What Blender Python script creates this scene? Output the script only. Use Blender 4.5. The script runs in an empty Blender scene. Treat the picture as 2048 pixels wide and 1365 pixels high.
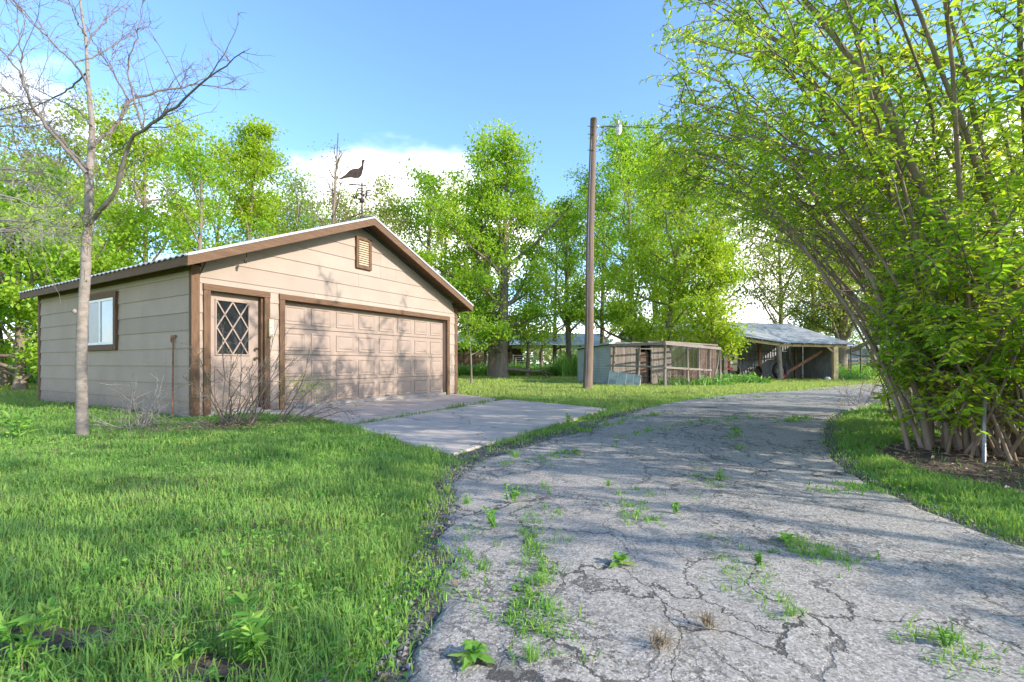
import bpy, math, random
import numpy as np
from mathutils import Vector, Matrix

sc = bpy.context.scene
COL = sc.collection
R = math.radians
F, CAMH, HY = 950.0, 0.95, 728.0

# ------------------------------------------------------------------ camera
cam = bpy.data.cameras.new('camera')
cam.sensor_width = 36.0
cam.lens = 36.0 * F / 2048.0
cam.shift_y = (HY - 682.5) / 2048.0
cam.clip_start = 0.05
cam.clip_end = 3000
camo = bpy.data.objects.new('camera', cam)
camo.location = (0, 0, CAMH)
camo.rotation_euler = (R(90), 0, 0)
COL.objects.link(camo)
sc.camera = camo

# ------------------------------------------------------------------ sky, sun, exposure
SUN_EL = R(27)
SUN_DIR = Vector((0.921, -0.407, 0)).normalized() * math.cos(SUN_EL)
SUN_DIR.z = math.sin(SUN_EL)
world = bpy.data.worlds.new('World')
sc.world = world
world.use_nodes = True


def build_world():
    nt = world.node_tree
    nt.nodes.clear()
    N, L = nt.nodes.new, nt.links.new
    out = N('ShaderNodeOutputWorld')
    bg = N('ShaderNodeBackground')
    bg.inputs['Strength'].default_value = 0.15
    sky = N('ShaderNodeTexSky')
    sky.sky_type = 'NISHITA'
    sky.sun_disc = False
    sky.sun_elevation = SUN_EL
    sky.sun_rotation = math.atan2(SUN_DIR.x, SUN_DIR.y)
    sky.altitude = 200
    sky.air_density = 1.0
    sky.dust_density = 0.6
    sky.ozone_density = 2.2
    tc = N('ShaderNodeTexCoord')
    sep = N('ShaderNodeSeparateXYZ')
    L(tc.outputs['Generated'], sep.inputs[0])
    mp = N('ShaderNodeMapping')
    mp.inputs['Scale'].default_value = (1, 1, 2.1)
    mp.inputs['Location'].default_value = (4.37, 1.4, 0.385)
    L(tc.outputs['Generated'], mp.inputs[0])
    no = N('ShaderNodeTexNoise')
    no.inputs['Scale'].default_value = 2.3
    no.inputs['Detail'].default_value = 7
    no.inputs['Roughness'].default_value = 0.5
    L(mp.outputs[0], no.inputs['Vector'])
    # cloud bank: solid low down, breaking up by about 28 degrees
    mr = N('ShaderNodeMapRange')
    mr.interpolation_type = 'SMOOTHSTEP'
    mr.inputs['From Min'].default_value = 0.345
    mr.inputs['From Max'].default_value = 0.50
    mr.inputs['To Min'].default_value = 0.12
    mr.inputs['To Max'].default_value = -0.22
    L(sep.outputs['Z'], mr.inputs['Value'])
    ad = N('ShaderNodeMath'); ad.operation = 'ADD'
    L(no.outputs['Fac'], ad.inputs[0]); L(mr.outputs[0], ad.inputs[1])
    cr = N('ShaderNodeMapRange'); cr.interpolation_type = 'SMOOTHSTEP'
    cr.inputs['From Min'].default_value = 0.545
    cr.inputs['From Max'].default_value = 0.70
    cr.inputs['To Max'].default_value = 0.95
    L(ad.outputs[0], cr.inputs['Value'])
    mx = N('ShaderNodeMixRGB')
    mx.inputs['Color2'].default_value = (5.2, 5.05, 4.8, 1)
    L(cr.outputs[0], mx.inputs['Fac'])
    tn = N('ShaderNodeMixRGB'); tn.blend_type = 'MULTIPLY'; tn.inputs['Fac'].default_value = 1
    tn.inputs['Color2'].default_value = (0.60, 0.715, 0.86, 1)
    L(sky.outputs[0], tn.inputs['Color1'])
    L(tn.outputs[0], mx.inputs['Color1'])
    L(mx.outputs[0], bg.inputs['Color'])
    L(bg.outputs[0], out.inputs[0])


build_world()
sun = bpy.data.lights.new('sun', 'SUN')
sun.energy = 2.0
sun.angle = R(0.6)
sun.color = (1.0, 0.945, 0.86)
suno = bpy.data.objects.new('sun', sun)
suno.rotation_euler = SUN_DIR.to_track_quat('Z', 'Y').to_euler()
suno.location = (30, -20, 30)
COL.objects.link(suno)
vs = sc.view_settings
vs.view_transform = 'Standard'
vs.look = 'None'
vs.exposure = 1.9
vs.gamma = 1.0
vs.use_curve_mapping = False
sc.cycles.max_bounces = 7
sc.cycles.diffuse_bounces = 4
sc.cycles.transmission_bounces = 5
sc.cycles.transparent_max_bounces = 6

# ------------------------------------------------------------------ helpers
rng = np.random.default_rng(7)
random.seed(7)


def gp(px, py):
    """ground point seen at a photo pixel"""
    y = F * CAMH / (py - HY)
    return ((px - 1024) / F * y, y)


def pp(px, py, y):
    """point at depth y seen at a photo pixel"""
    return ((px - 1024) / F * y, y, CAMH - (py - HY) / F * y)


def vnoise(x, y, scale, seed=0):
    x = np.asarray(x, float) * scale; y = np.asarray(y, float) * scale
    xi = np.floor(x).astype(np.int64); yi = np.floor(y).astype(np.int64)
    xf = x - xi; yf = y - yi
    def h(a, b):
        n = (a * 374761393 + b * 668265263 + seed * 1442695041) & 0x7fffffff
        n = ((n ^ (n >> 13)) * 1274126177) & 0x7fffffff
        return ((n ^ (n >> 16)) & 0xffff) / 65535.0
    u = xf * xf * (3 - 2 * xf); v = yf * yf * (3 - 2 * yf)
    return (h(xi, yi) * (1 - u) + h(xi + 1, yi) * u) * (1 - v) + (h(xi, yi + 1) * (1 - u) + h(xi + 1, yi + 1) * u) * v


def fbm(x, y, scale, seed=0):
    return 0.55 * vnoise(x, y, scale, seed) + 0.3 * vnoise(x, y, scale * 2.1, seed + 1) + 0.15 * vnoise(x, y, scale * 4.3, seed + 2)


def inpoly(x, y, poly):
    x = np.asarray(x); y = np.asarray(y)
    c = np.zeros(x.shape, bool)
    n = len(poly); j = n - 1
    for i in range(n):
        xi, yi = poly[i][:2]; xj, yj = poly[j][:2]
        if yi != yj:
            c ^= ((yi > y) != (yj > y)) & (x < (xj - xi) * (y - yi) / (yj - yi) + xi)
        j = i
    return c


class MB:
    def __init__(s):
        s.V = []; s.n = 0; s.Fs = []; s.T = []; s.MI = []

    def add(s, v, faces, tint=0.5, mi=0):
        """v (n,3); faces: list of index lists, or int array (m,k)"""
        v = np.asarray(v, float).reshape(-1, 3)
        if isinstance(faces, np.ndarray):
            groups = [faces]
        else:
            d = {}
            for f in faces:
                d.setdefault(len(f), []).append(f)
            groups = [np.array(g) for g in d.values()]
        for g in groups:
            s.Fs.append(g + s.n); s.MI.append(np.full(len(g), mi))
        s.V.append(v)
        t = np.asarray(tint, float)
        s.T.append(np.full(len(v), float(t)) if t.ndim == 0 else t)
        s.n += len(v)

    def hexa(s, p, tint=0.5, mi=0):
        """8 corners: bottom 4 (ccw), top 4"""
        s.add(p, [[3, 2, 1, 0], [4, 5, 6, 7], [0, 1, 5, 4], [1, 2, 6, 5], [2, 3, 7, 6], [3, 0, 4, 7]], tint, mi)

    def box(s, x0, y0, z0, x1, y1, z1, tint=0.5, mi=0):
        s.hexa([(x0, y0, z0), (x1, y0, z0), (x1, y1, z0), (x0, y1, z0), (x0, y0, z1), (x1, y0, z1), (x1, y1, z1), (x0, y1, z1)], tint, mi)

    def bar(s, a, b, w, h, up=(0, 0, 1), tint=0.5, mi=0):
        """rectangular beam from a to b, w across, h along up"""
        a = Vector(a); b = Vector(b); d = (b - a).normalized()
        u = Vector(up); sd = d.cross(u)
        if sd.length < 1e-4:
            sd = d.cross(Vector((1, 0, 0)))
        sd.normalize(); u = sd.cross(d).normalized()
        sd *= w / 2; u *= h / 2
        s.hexa([a - sd - u, b - sd - u, b + sd - u, a + sd - u, a - sd + u, b - sd + u, b + sd + u, a + sd + u], tint, mi)

    def prism(s, poly, fn, d0, d1, tint=0.5, mi=0):
        """polygon (2-D) extruded; fn(u,v,d) -> xyz"""
        n = len(poly)
        v = [fn(u, w, d0) for u, w in poly] + [fn(u, w, d1) for u, w in poly]
        s.add(v, [list(range(n))[::-1], list(range(n, 2 * n))] + [[i, (i + 1) % n, n + (i + 1) % n, n + i] for i in range(n)], tint, mi)

    def tube(s, P, rad, n=6, cap=True, tint=0.5, mi=0):
        P = np.asarray(P, float); k = len(P)
        rad = np.broadcast_to(np.asarray(rad, float), (k,))
        T = np.gradient(P, axis=0)
        T /= np.linalg.norm(T, axis=1)[:, None] + 1e-12
        ref = np.array([0.0, 0.0, 1.0]) if abs(T[:, 2]).mean() < 0.8 else np.array([1.0, 0.0, 0.0])
        A = np.cross(T, ref); A /= np.linalg.norm(A, axis=1)[:, None] + 1e-12
        B = np.cross(T, A)
        th = np.arange(n) * 2 * math.pi / n
        V = P[:, None, :] + rad[:, None, None] * (np.cos(th)[None, :, None] * A[:, None, :] + np.sin(th)[None, :, None] * B[:, None, :])
        i = np.arange(k - 1)[:, None] * n; j = np.arange(n)[None, :]; j2 = (j + 1) % n
        Q = np.stack([i + j, i + j2, i + n + j2, i + n + j], -1).reshape(-1, 4)
        s.add(V.reshape(-1, 3), Q, tint, mi)
        if cap and n > 3:
            b = s.n - k * n
            s.Fs.append(np.array([[b + q for q in range(n)]])); s.MI.append(np.array([mi]))
            s.Fs.append(np.array([[b + (k - 1) * n + q for q in range(n)][::-1]])); s.MI.append(np.array([mi]))

    def mesh(s, name, mats, smooth=False):
        me = bpy.data.meshes.new(name)
        V = np.concatenate(s.V).astype(np.float32)
        me.vertices.add(len(V)); me.vertices.foreach_set('co', V.ravel())
        tot = np.concatenate([np.full(len(f), f.shape[1]) for f in s.Fs]).astype(np.int32)
        lp = np.concatenate([f.ravel() for f in s.Fs]).astype(np.int32)
        me.loops.add(len(lp)); me.loops.foreach_set('vertex_index', lp)
        me.polygons.add(len(tot))
        st = np.zeros(len(tot), np.int32); st[1:] = np.cumsum(tot)[:-1]
        me.polygons.foreach_set('loop_start', st); me.polygons.foreach_set('loop_total', tot)
        if not isinstance(mats, (list, tuple)):
            mats = [mats]
        for m in mats:
            me.materials.append(m)
        if len(mats) > 1:
            me.polygons.foreach_set('material_index', np.concatenate(s.MI).astype(np.int32))
        at = me.attributes.new('tint', 'FLOAT', 'POINT')
        at.data.foreach_set('value', np.concatenate(s.T).astype(np.float32))
        me.polygons.foreach_set('use_smooth', np.full(len(tot), bool(smooth)))
        me.update(calc_edges=True)
        me.validate()
        return me

    def build(s, name, mats, parent=None, smooth=False):
        return link(name, s.mesh(name, mats, smooth), parent)


def link(name, data, parent=None, loc=None):
    o = bpy.data.objects.new(name, data)
    COL.objects.link(o)
    if parent is not None:
        o.parent = parent
    if loc is not None:
        o.location = loc
    return o


def tag(o, label=None, cat=None, group=None, kind=None):
    if label: o['label'] = label
    if cat: o['category'] = cat
    if group: o['group'] = group
    if kind: o['kind'] = kind
    return o


def thing(name, label, cat, loc=(0, 0, 0), rz=0.0, group=None):
    o = bpy.data.objects.new(name, None)
    o.empty_display_size = 0.2
    COL.objects.link(o)
    o.location = loc; o.rotation_euler = (0, 0, rz)
    return tag(o, label, cat, group)


def bevel(o, w=0.006, seg=1):
    m = o.modifiers.new('bevel', 'BEVEL'); m.width = w; m.segments = seg; m.limit_method = 'ANGLE'
    return o


# ------------------------------------------------------------------ materials
def newmat(name):
    m = bpy.data.materials.new(name); m.use_nodes = True
    nt = m.node_tree; nt.nodes.clear()
    return m, nt, nt.nodes.new, nt.links.new


def ramp(N, stops, interp='LINEAR'):
    r = N('ShaderNodeValToRGB'); e = r.color_ramp.elements
    r.color_ramp.interpolation = interp
    while len(e) < len(stops):
        e.new(0.5)
    for q, (p, c) in zip(e, stops):
        q.position = p; q.color = (*c, 1) if len(c) == 3 else c
    return r


def coords(N, L, scale=(1, 1, 1), rot=(0, 0, 0)):
    tc = N('ShaderNodeTexCoord'); mp = N('ShaderNodeMapping')
    mp.inputs['Scale'].default_value = scale; mp.inputs['Rotation'].default_value = rot
    L(tc.outputs['Object'], mp.inputs[0])
    return mp.outputs[0]


def noise(N, L, vec, scale, detail=4, rough=0.55, dist=0.0):
    n = N('ShaderNodeTexNoise')
    n.inputs['Scale'].default_value = scale; n.inputs['Detail'].default_value = detail
    n.inputs['Roughness'].default_value = rough; n.inputs['Distortion'].default_value = dist
    L(vec, n.inputs['Vector'])
    return n.outputs['Fac']


def mixc(N, L, fac, a, b, mode='MIX'):
    m = N('ShaderNodeMixRGB'); m.blend_type = mode
    for k, v in (('Fac', fac), ('Color1', a), ('Color2', b)):
        if isinstance(v, (int, float)):
            m.inputs[k].default_value = v
        elif isinstance(v, tuple):
            m.inputs[k].default_value = (*v, 1)
        else:
            L(v, m.inputs[k])
    return m.outputs[0]


def math_(N, L, op, a, b=None, clamp=False):
    m = N('ShaderNodeMath'); m.operation = op; m.use_clamp = clamp
    for k, v in ((0, a), (1, b)):
        if v is None: continue
        if isinstance(v, (int, float)): m.inputs[k].default_value = v
        else: L(v, m.inputs[k])
    return m.outputs[0]


def mrange(N, L, v, a, b, c=0.0, d=1.0):
    m = N('ShaderNodeMapRange'); m.interpolation_type = 'SMOOTHSTEP'
    for k, q in zip(('From Min', 'From Max', 'To Min', 'To Max'), (a, b, c, d)):
        m.inputs[k].default_value = q
    L(v, m.inputs['Value'])
    return m.outputs[0]


def finish(m, nt, N, L, col, rough=0.8, bump=None, bstr=0.3, bdist=0.01, spec=0.3, metal=0.0):
    b = N('ShaderNodeBsdfPrincipled'); o = N('ShaderNodeOutputMaterial')
    if isinstance(col, tuple): b.inputs['Base Color'].default_value = (*col, 1)
    else: L(col, b.inputs['Base Color'])
    if isinstance(rough, (int, float)): b.inputs['Roughness'].default_value = rough
    else: L(rough, b.inputs['Roughness'])
    b.inputs['Specular IOR Level'].default_value = spec
    b.inputs['Metallic'].default_value = metal
    if bump is not None:
        bp = N('ShaderNodeBump'); bp.inputs['Strength'].default_value = bstr; bp.inputs['Distance'].default_value = bdist
        L(bump, bp.inputs['Height']); L(bp.outputs[0], b.inputs['Normal'])
    L(b.outputs[0], o.inputs[0])
    return m


def mat_wood(name, c0, c1, c2=None, grain=(1, 1, 22), scale=3.0, rough=0.8, wear=0.0, weared=(0.5, 0.45, 0.4), bstr=0.35, splash=False):
    """grain runs along the axes with the small scale; tint shifts whole boards"""
    m, nt, N, L = newmat(name)
    v = coords(N, L, grain)
    n1 = noise(N, L, v, scale, 6, 0.65, 0.3)
    v2 = coords(N, L)
    n2 = noise(N, L, v2, 1.3, 3)
    at = N('ShaderNodeAttribute'); at.attribute_name = 'tint'
    r = ramp(N, [(0.3, c0), (0.7, c1)])
    L(n1, r.inputs[0])
    col = mixc(N, L, mrange(N, L, n2, 0.35, 0.7, 0.0, 0.55), r.outputs[0], c2 or c0)
    sh = N('ShaderNodeHueSaturation')
    L(col, sh.inputs['Color'])
    L(math_(N, L, 'ADD', math_(N, L, 'MULTIPLY', at.outputs['Fac'], 0.5), 0.75), sh.inputs['Value'])
    col = sh.outputs[0]
    if wear:
        n3 = noise(N, L, coords(N, L, tuple(g * 0.6 + 0.4 for g in grain)), 5.0, 8, 0.7)
        col = mixc(N, L, mrange(N, L, n3, 0.68 - wear * 0.2, 0.78 - wear * 0.2), col, weared)
    if splash:
        sx = N('ShaderNodeSeparateXYZ'); L(v2, sx.inputs[0])
        dn = noise(N, L, v2, 7.0, 6, 0.7)
        dz = mrange(N, L, math_(N, L, 'ADD', sx.outputs[2], math_(N, L, 'MULTIPLY', dn, 0.55)), 0.25, 0.72, 0.75, 0.0)
        col = mixc(N, L, dz, col, (0.20, 0.155, 0.115))
        st = noise(N, L, coords(N, L, (5, 5, 0.35)), 2.2, 6, 0.7)
        col = mixc(N, L, mrange(N, L, st, 0.56, 0.72, 0.0, 0.28), col, (0.22, 0.175, 0.135))
    return finish(m, nt, N, L, col, rough, n1, bstr, 0.004)


def mat_leaf(name, dark, mid, light, trans=0.45, tcol=None, upn=0.0):
    m, nt, N, L = newmat(name)
    at = N('ShaderNodeAttribute'); at.attribute_name = 'tint'
    r = ramp(N, [(0.0, dark), (0.5, mid), (1.0, light)])
    L(at.outputs['Fac'], r.inputs[0])
    b = N('ShaderNodeBsdfPrincipled')
    b.inputs['Roughness'].default_value = 0.5; b.inputs['Specular IOR Level'].default_value = 0.35
    L(r.outputs[0], b.inputs['Base Color'])
    t = N('ShaderNodeBsdfTranslucent')
    if upn:
        ge = N('ShaderNodeNewGeometry'); vm = N('ShaderNodeVectorMath'); vm.operation = 'MULTIPLY_ADD'
        L(ge.outputs['Normal'], vm.inputs[0]); vm.inputs[1].default_value = (1 - upn,) * 3; vm.inputs[2].default_value = (0, 0, upn)
        vn = N('ShaderNodeVectorMath'); vn.operation = 'NORMALIZE'; L(vm.outputs[0], vn.inputs[0])
        L(vn.outputs[0], b.inputs['Normal'])
    tc = mixc(N, L, 1.0, r.outputs[0], tcol or (1.25, 1.15, 0.6), 'MULTIPLY')
    L(tc, t.inputs['Color'])
    mx = N('ShaderNodeMixShader'); mx.inputs[0].default_value = trans
    L(b.outputs[0], mx.inputs[1]); L(t.outputs[0], mx.inputs[2])
    o = N('ShaderNodeOutputMaterial'); L(mx.outputs[0], o.inputs[0])
    return m


def mat_plain(name, c, rough=0.6, var=0.15, scale=6.0, metal=0.0, spec=0.4, c2=None, bstr=0.15):
    m, nt, N, L = newmat(name)
    n = noise(N, L, coords(N, L), scale, 6, 0.6)
    c2 = c2 or tuple(x * (1 - 2 * var) for x in c)
    col = mixc(N, L, mrange(N, L, n, 0.35, 0.68), c, c2)
    return finish(m, nt, N, L, col, rough, n, bstr, 0.004, spec, metal)


def mat_glass(name, c, rough=0.04):
    m, nt, N, L = newmat(name)
    return finish(m, nt, N, L, c, rough, noise(N, L, coords(N, L), 2.0, 2), 0.03, 0.01, 0.22)


def mat_bark(name, c0, c1, scale=9.0, stretch=0.25, bstr=0.6):
    m, nt, N, L = newmat(name)
    v = coords(N, L, (1, 1, stretch))
    n = noise(N, L, v, scale, 6, 0.65, 0.4)
    n2 = noise(N, L, coords(N, L), 1.2, 2)
    r = ramp(N, [(0.3, c0), (0.72, c1)])
    L(n, r.inputs[0])
    col = mixc(N, L, mrange(N, L, n2, 0.4, 0.7, 0, 0.4), r.outputs[0], tuple(0.5 * (p + q) * 0.8 for p, q in zip(c0, c1)))
    return finish(m, nt, N, L, col, 0.9, n, bstr, 0.02, 0.15)


def mat_metal_sheet(name, c, c2, rust=0.0, rustc=(0.22, 0.10, 0.05), rough=0.45, metal=0.6):
    m, nt, N, L = newmat(name)
    n = noise(N, L, coords(N, L), 1.6, 6, 0.6)
    n2 = noise(N, L, coords(N, L, (3, 3, 0.5)), 2.5, 6, 0.65)
    col = mixc(N, L, mrange(N, L, n, 0.35, 0.68), c, c2)
    if rust:
        col = mixc(N, L, mrange(N, L, n2, 0.75 - rust * 0.35, 0.9 - rust * 0.35), col, rustc)
    return finish(m, nt, N, L, col, rough, n2, 0.15, 0.01, 0.5, metal)


def mat_asphalt():
    m, nt, N, L = newmat('worn_asphalt')
    base = coords(N, L)
    wob = N('ShaderNodeTexNoise'); wob.inputs['Scale'].default_value = 1.6; wob.inputs['Detail'].default_value = 5
    L(base, wob.inputs['Vector'])
    wv = N('ShaderNodeVectorMath'); wv.operation = 'MULTIPLY_ADD'
    L(wob.outputs['Color'], wv.inputs[0]); wv.inputs[1].default_value = (0.75, 0.75, 0); L(base, wv.inputs[2])
    wob2 = N('ShaderNodeTexNoise'); wob2.inputs['Scale'].default_value = 14.0; wob2.inputs['Detail'].default_value = 4; wob2.inputs['Roughness'].default_value = 0.7
    L(base, wob2.inputs['Vector'])
    wv2 = N('ShaderNodeVectorMath'); wv2.operation = 'MULTIPLY_ADD'
    L(wob2.outputs['Color'], wv2.inputs[0]); wv2.inputs[1].default_value = (0.14, 0.14, 0); L(wv.outputs[0], wv2.inputs[2])
    flat = wv2.outputs[0]

    def cracks(scale, width, ani=1.0, rot=0.0):
        mp = N('ShaderNodeMapping'); mp.inputs['Scale'].default_value = (1, ani, 0.001); mp.inputs['Rotation'].default_value = (0, 0, rot)
        L(flat, mp.inputs[0])
        vo = N('ShaderNodeTexVoronoi'); vo.feature = 'DISTANCE_TO_EDGE'; vo.inputs['Scale'].default_value = scale
        L(mp.outputs[0], vo.inputs['Vector'])
        return math_(N, L, 'SUBTRACT', 1.0, mrange(N, L, vo.outputs['Distance'], width * 0.25, width))
    big = cracks(1.05, 0.0075, 0.38)
    med = cracks(2.6, 0.017, 0.7, 0.4)
    small = cracks(11.0, 0.11)
    nz = noise(N, L, base, 0.9, 4)
    crumble = mrange(N, L, nz, 0.45, 0.60)                         # where the surface breaks up
    nz2 = noise(N, L, base, 0.6, 3)
    nmed = mrange(N, L, nz2, 0.40, 0.55)
    nbig = mrange(N, L, noise(N, L, base, 1.1, 2), 0.36, 0.54)
    pit = mrange(N, L, noise(N, L, base, 30.0, 6, 0.8), 0.53, 0.60)
    nfine = noise(N, L, base, 7.0, 4)
    cfin = math_(N, L, 'MULTIPLY', crumble, math_(N, L, 'MULTIPLY', small, mrange(N, L, nfine, 0.42, 0.62)))
    cpit = math_(N, L, 'MULTIPLY', pit, math_(N, L, 'ADD', math_(N, L, 'MULTIPLY', crumble, 0.65), 0.3))
    crk = math_(N, L, 'MAXIMUM', math_(N, L, 'MULTIPLY', big, nbig), math_(N, L, 'MULTIPLY', med, nmed))
    crk = math_(N, L, 'MAXIMUM', crk, math_(N, L, 'MULTIPLY', cfin, 0.9))
    crk = math_(N, L, 'MAXIMUM', crk, cpit, True)
    ag = N('ShaderNodeTexVoronoi'); ag.inputs['Scale'].default_value = 145.0
    L(base, ag.inputs['Vector'])
    sepc = N('ShaderNodeSeparateColor'); L(ag.outputs['Color'], sepc.inputs[0])
    r = ramp(N, [(0.0, (0.165, 0.146, 0.122)), (0.3, (0.295, 0.264, 0.225)), (0.75, (0.385, 0.345, 0.296)), (1.0, (0.55, 0.50, 0.44))])
    L(sepc.outputs[0], r.inputs[0])
    big_n = noise(N, L, base, 0.5, 5)
    col = mixc(N, L, mrange(N, L, big_n, 0.35, 0.65, 0.0, 0.3), r.outputs[0], (0.32, 0.287, 0.247))
    stain = noise(N, L, base, 0.75, 5, 0.65)
    col = mixc(N, L, mrange(N, L, stain, 0.62, 0.74, 0, 0.55), col, (0.52, 0.43, 0.34))
    col = mixc(N, L, math_(N, L, 'MULTIPLY', crk, 0.93), col, (0.062, 0.055, 0.049))
    hgt = math_(N, L, 'SUBTRACT', math_(N, L, 'MULTIPLY', sepc.outputs[1], 0.25), math_(N, L, 'MULTIPLY', crk, 1.0))
    return finish(m, nt, N, L, col, 0.9, hgt, 0.6, 0.012, 0.25)


def mat_concrete(name, c, c2):
    m, nt, N, L = newmat(name)
    base = coords(N, L)
    n1 = noise(N, L, base, 1.2, 7, 0.65)
    n2 = noise(N, L, base, 60.0, 3, 0.6)
    col = mixc(N, L, mrange(N, L, n1, 0.3, 0.7), c, c2)
    col = mixc(N, L, mrange(N, L, n2, 0.35, 0.7, 0, 0.35), col, tuple(x * 0.72 for x in c))
    n3 = noise(N, L, base, 3.0, 6, 0.7)
    col = mixc(N, L, mrange(N, L, n3, 0.62, 0.72, 0, 0.5), col, tuple(x * 0.6 for x in c2))
    wob = N('ShaderNodeVectorMath'); wob.operation = 'MULTIPLY_ADD'
    nn = N('ShaderNodeTexNoise'); nn.inputs['Scale'].default_value = 2.0; L(base, nn.inputs['Vector'])
    L(nn.outputs['Color'], wob.inputs[0]); wob.inputs[1].default_value = (0.6, 0.6, 0); L(base, wob.inputs[2])
    vo = N('ShaderNodeTexVoronoi'); vo.feature = 'DISTANCE_TO_EDGE'; vo.inputs['Scale'].default_value = 0.42
    L(wob.outputs[0], vo.inputs['Vector'])
    ck = math_(N, L, 'SUBTRACT', 1.0, mrange(N, L, vo.outputs['Distance'], 0.001, 0.006))
    col = mixc(N, L, math_(N, L, 'MULTIPLY', ck, 0.6), col, (0.08, 0.07, 0.06))
    return finish(m, nt, N, L, col, 0.88, n2, 0.25, 0.004, 0.25)


def mat_ground():
    m, nt, N, L = newmat('lawn_soil')
    base = coords(N, L)
    n1 = noise(N, L, base, 0.35, 6, 0.6)
    n2 = noise(N, L, base, 6.0, 6, 0.7)
    green = mixc(N, L, mrange(N, L, n2, 0.35, 0.65), (0.12, 0.24, 0.025), (0.19, 0.31, 0.04))
    col = mixc(N, L, mrange(N, L, n1, 0.55, 0.72, 0, 0.6), green, (0.20, 0.17, 0.075))
    soil = noise(N, L, base, 2.2, 6, 0.7)
    col = mixc(N, L, mrange(N, L, soil, 0.56, 0.70, 0, 0.75), col, (0.11, 0.085, 0.055))
    return finish(m, nt, N, L, col, 0.95, n2, 0.8, 0.03, 0.1)


def mat_mulch():
    m, nt, N, L = newmat('leaf_litter_soil')
    base = coords(N, L)
    n1 = noise(N, L, base, 18.0, 6, 0.7, 0.6)
    n2 = noise(N, L, base, 1.6, 4)
    r = ramp(N, [(0.3, (0.05, 0.035, 0.025)), (0.6, (0.17, 0.13, 0.10)), (0.8, (0.32, 0.25, 0.19))])
    L(n1, r.inputs[0])
    col = mixc(N, L, mrange(N, L, n2, 0.4, 0.65, 0, 0.5), r.outputs[0], (0.10, 0.075, 0.055))
    return finish(m, nt, N, L, col, 0.95, n1, 0.9, 0.03, 0.1)


M = {}
M['siding'] = mat_wood('tan_siding_paint', (0.36, 0.276, 0.212), (0.395, 0.305, 0.238), (0.32, 0.243, 0.187), (1, 1, 26), 2.4, 0.75, 0.12, (0.50, 0.40, 0.32), 0.3, True)
M['trim'] = mat_wood('brown_trim_stain', (0.085, 0.045, 0.024), (0.20, 0.112, 0.060), (0.125, 0.068, 0.035), (9, 9, 1.2), 3.2, 0.75, 0.18, (0.52, 0.40, 0.30), 0.4)
M['trim_h'] = mat_wood('brown_trim_stain_level', (0.085, 0.045, 0.024), (0.20, 0.112, 0.060), (0.125, 0.068, 0.035), (1.2, 1.2, 20), 3.0, 0.75, 0.22, (0.55, 0.43, 0.33), 0.4)
M['door'] = mat_plain('tan_door_paint', (0.345, 0.253, 0.194), 0.55, 0.05, 3.0, 0, 0.4)
M['white_vinyl'] = mat_plain('white_vinyl', (0.78, 0.79, 0.78), 0.4, 0.04)
M['glass_dark'] = mat_glass('dark_glass', (0.018, 0.02, 0.022), 0.03)
M['glass_screen'] = mat_plain('screened_glass', (0.10, 0.125, 0.15), 0.25, 0.1, 2.0, 0, 0.6)
M['glass_blind'] = mat_plain('glass_over_blind', (0.36, 0.38, 0.40), 0.12, 0.08, 1.5, 0, 0.7)
M['roof_metal'] = mat_metal_sheet('galvanised_roof', (0.46, 0.46, 0.46), (0.36, 0.36, 0.365), 0.0, rough=0.5, metal=0.1)
M['concrete_warm'] = mat_concrete('warm_concrete', (0.50, 0.40, 0.32), (0.43, 0.34, 0.27))
M['concrete'] = mat_concrete('grey_concrete', (0.50, 0.425, 0.35), (0.43, 0.36, 0.295))
M['foundation'] = mat_concrete('foundation_concrete', (0.36, 0.32, 0.29), (0.26, 0.23, 0.21))
M['asphalt'] = mat_asphalt()
M['ground'] = mat_ground()
M['edge_soil'] = mat_plain('crumbled_edge', (0.055, 0.048, 0.043), 0.95, 0.1, 55, 0, 0.1, (0.17, 0.155, 0.14), 0.9)
M['mulch'] = mat_mulch()
M['dark_metal'] = mat_plain('dark_rusty_iron', (0.085, 0.055, 0.04), 0.7, 0.25, 20, 0.3)
M['grey_metal'] = mat_plain('grey_metal', (0.30, 0.30, 0.31), 0.45, 0.15, 8, 0.5)
M['brass'] = mat_plain('aged_brass', (0.42, 0.33, 0.2), 0.35, 0.15, 8, 0.7)
M['cream'] = mat_plain('cream_plastic', (0.52, 0.44, 0.24), 0.45, 0.08)
M['black'] = mat_plain('black_rubber', (0.025, 0.024, 0.023), 0.7, 0.2)
M['pole'] = mat_wood('old_pole_wood', (0.10, 0.062, 0.043), (0.27, 0.19, 0.14), (0.15, 0.10, 0.072), (14, 14, 0.5), 1.6, 0.9, 0.1, (0.34, 0.26, 0.20), 0.8)
M['grey_wood'] = mat_wood('weathered_grey_wood', (0.14, 0.11, 0.085), (0.30, 0.25, 0.20), (0.19, 0.145, 0.105), (8, 8, 0.8), 3.0, 0.9, 0.12, (0.36, 0.32, 0.275), 0.6)
M['grey_wood_h'] = mat_wood('weathered_grey_wood_level', (0.15, 0.12, 0.095), (0.29, 0.245, 0.20), (0.19, 0.15, 0.115), (1, 1, 14), 3.0, 0.9, 0.1, (0.35, 0.31, 0.27), 0.6)
M['dark_wood'] = mat_wood('dark_brown_boards', (0.10, 0.06, 0.04), (0.22, 0.14, 0.095), (0.13, 0.085, 0.06), (6, 6, 0.8), 3.0, 0.9)
M['corrugated'] = mat_metal_sheet('corrugated_grey', (0.40, 0.415, 0.43), (0.31, 0.325, 0.34), 0.12, (0.25, 0.16, 0.11), 0.5, 0.1)
M['shed_wall'] = mat_metal_sheet('old_dark_sheet_wall', (0.34, 0.34, 0.35), (0.23, 0.22, 0.22), 0.5, (0.17, 0.09, 0.055), 0.65, 0.2)
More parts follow.
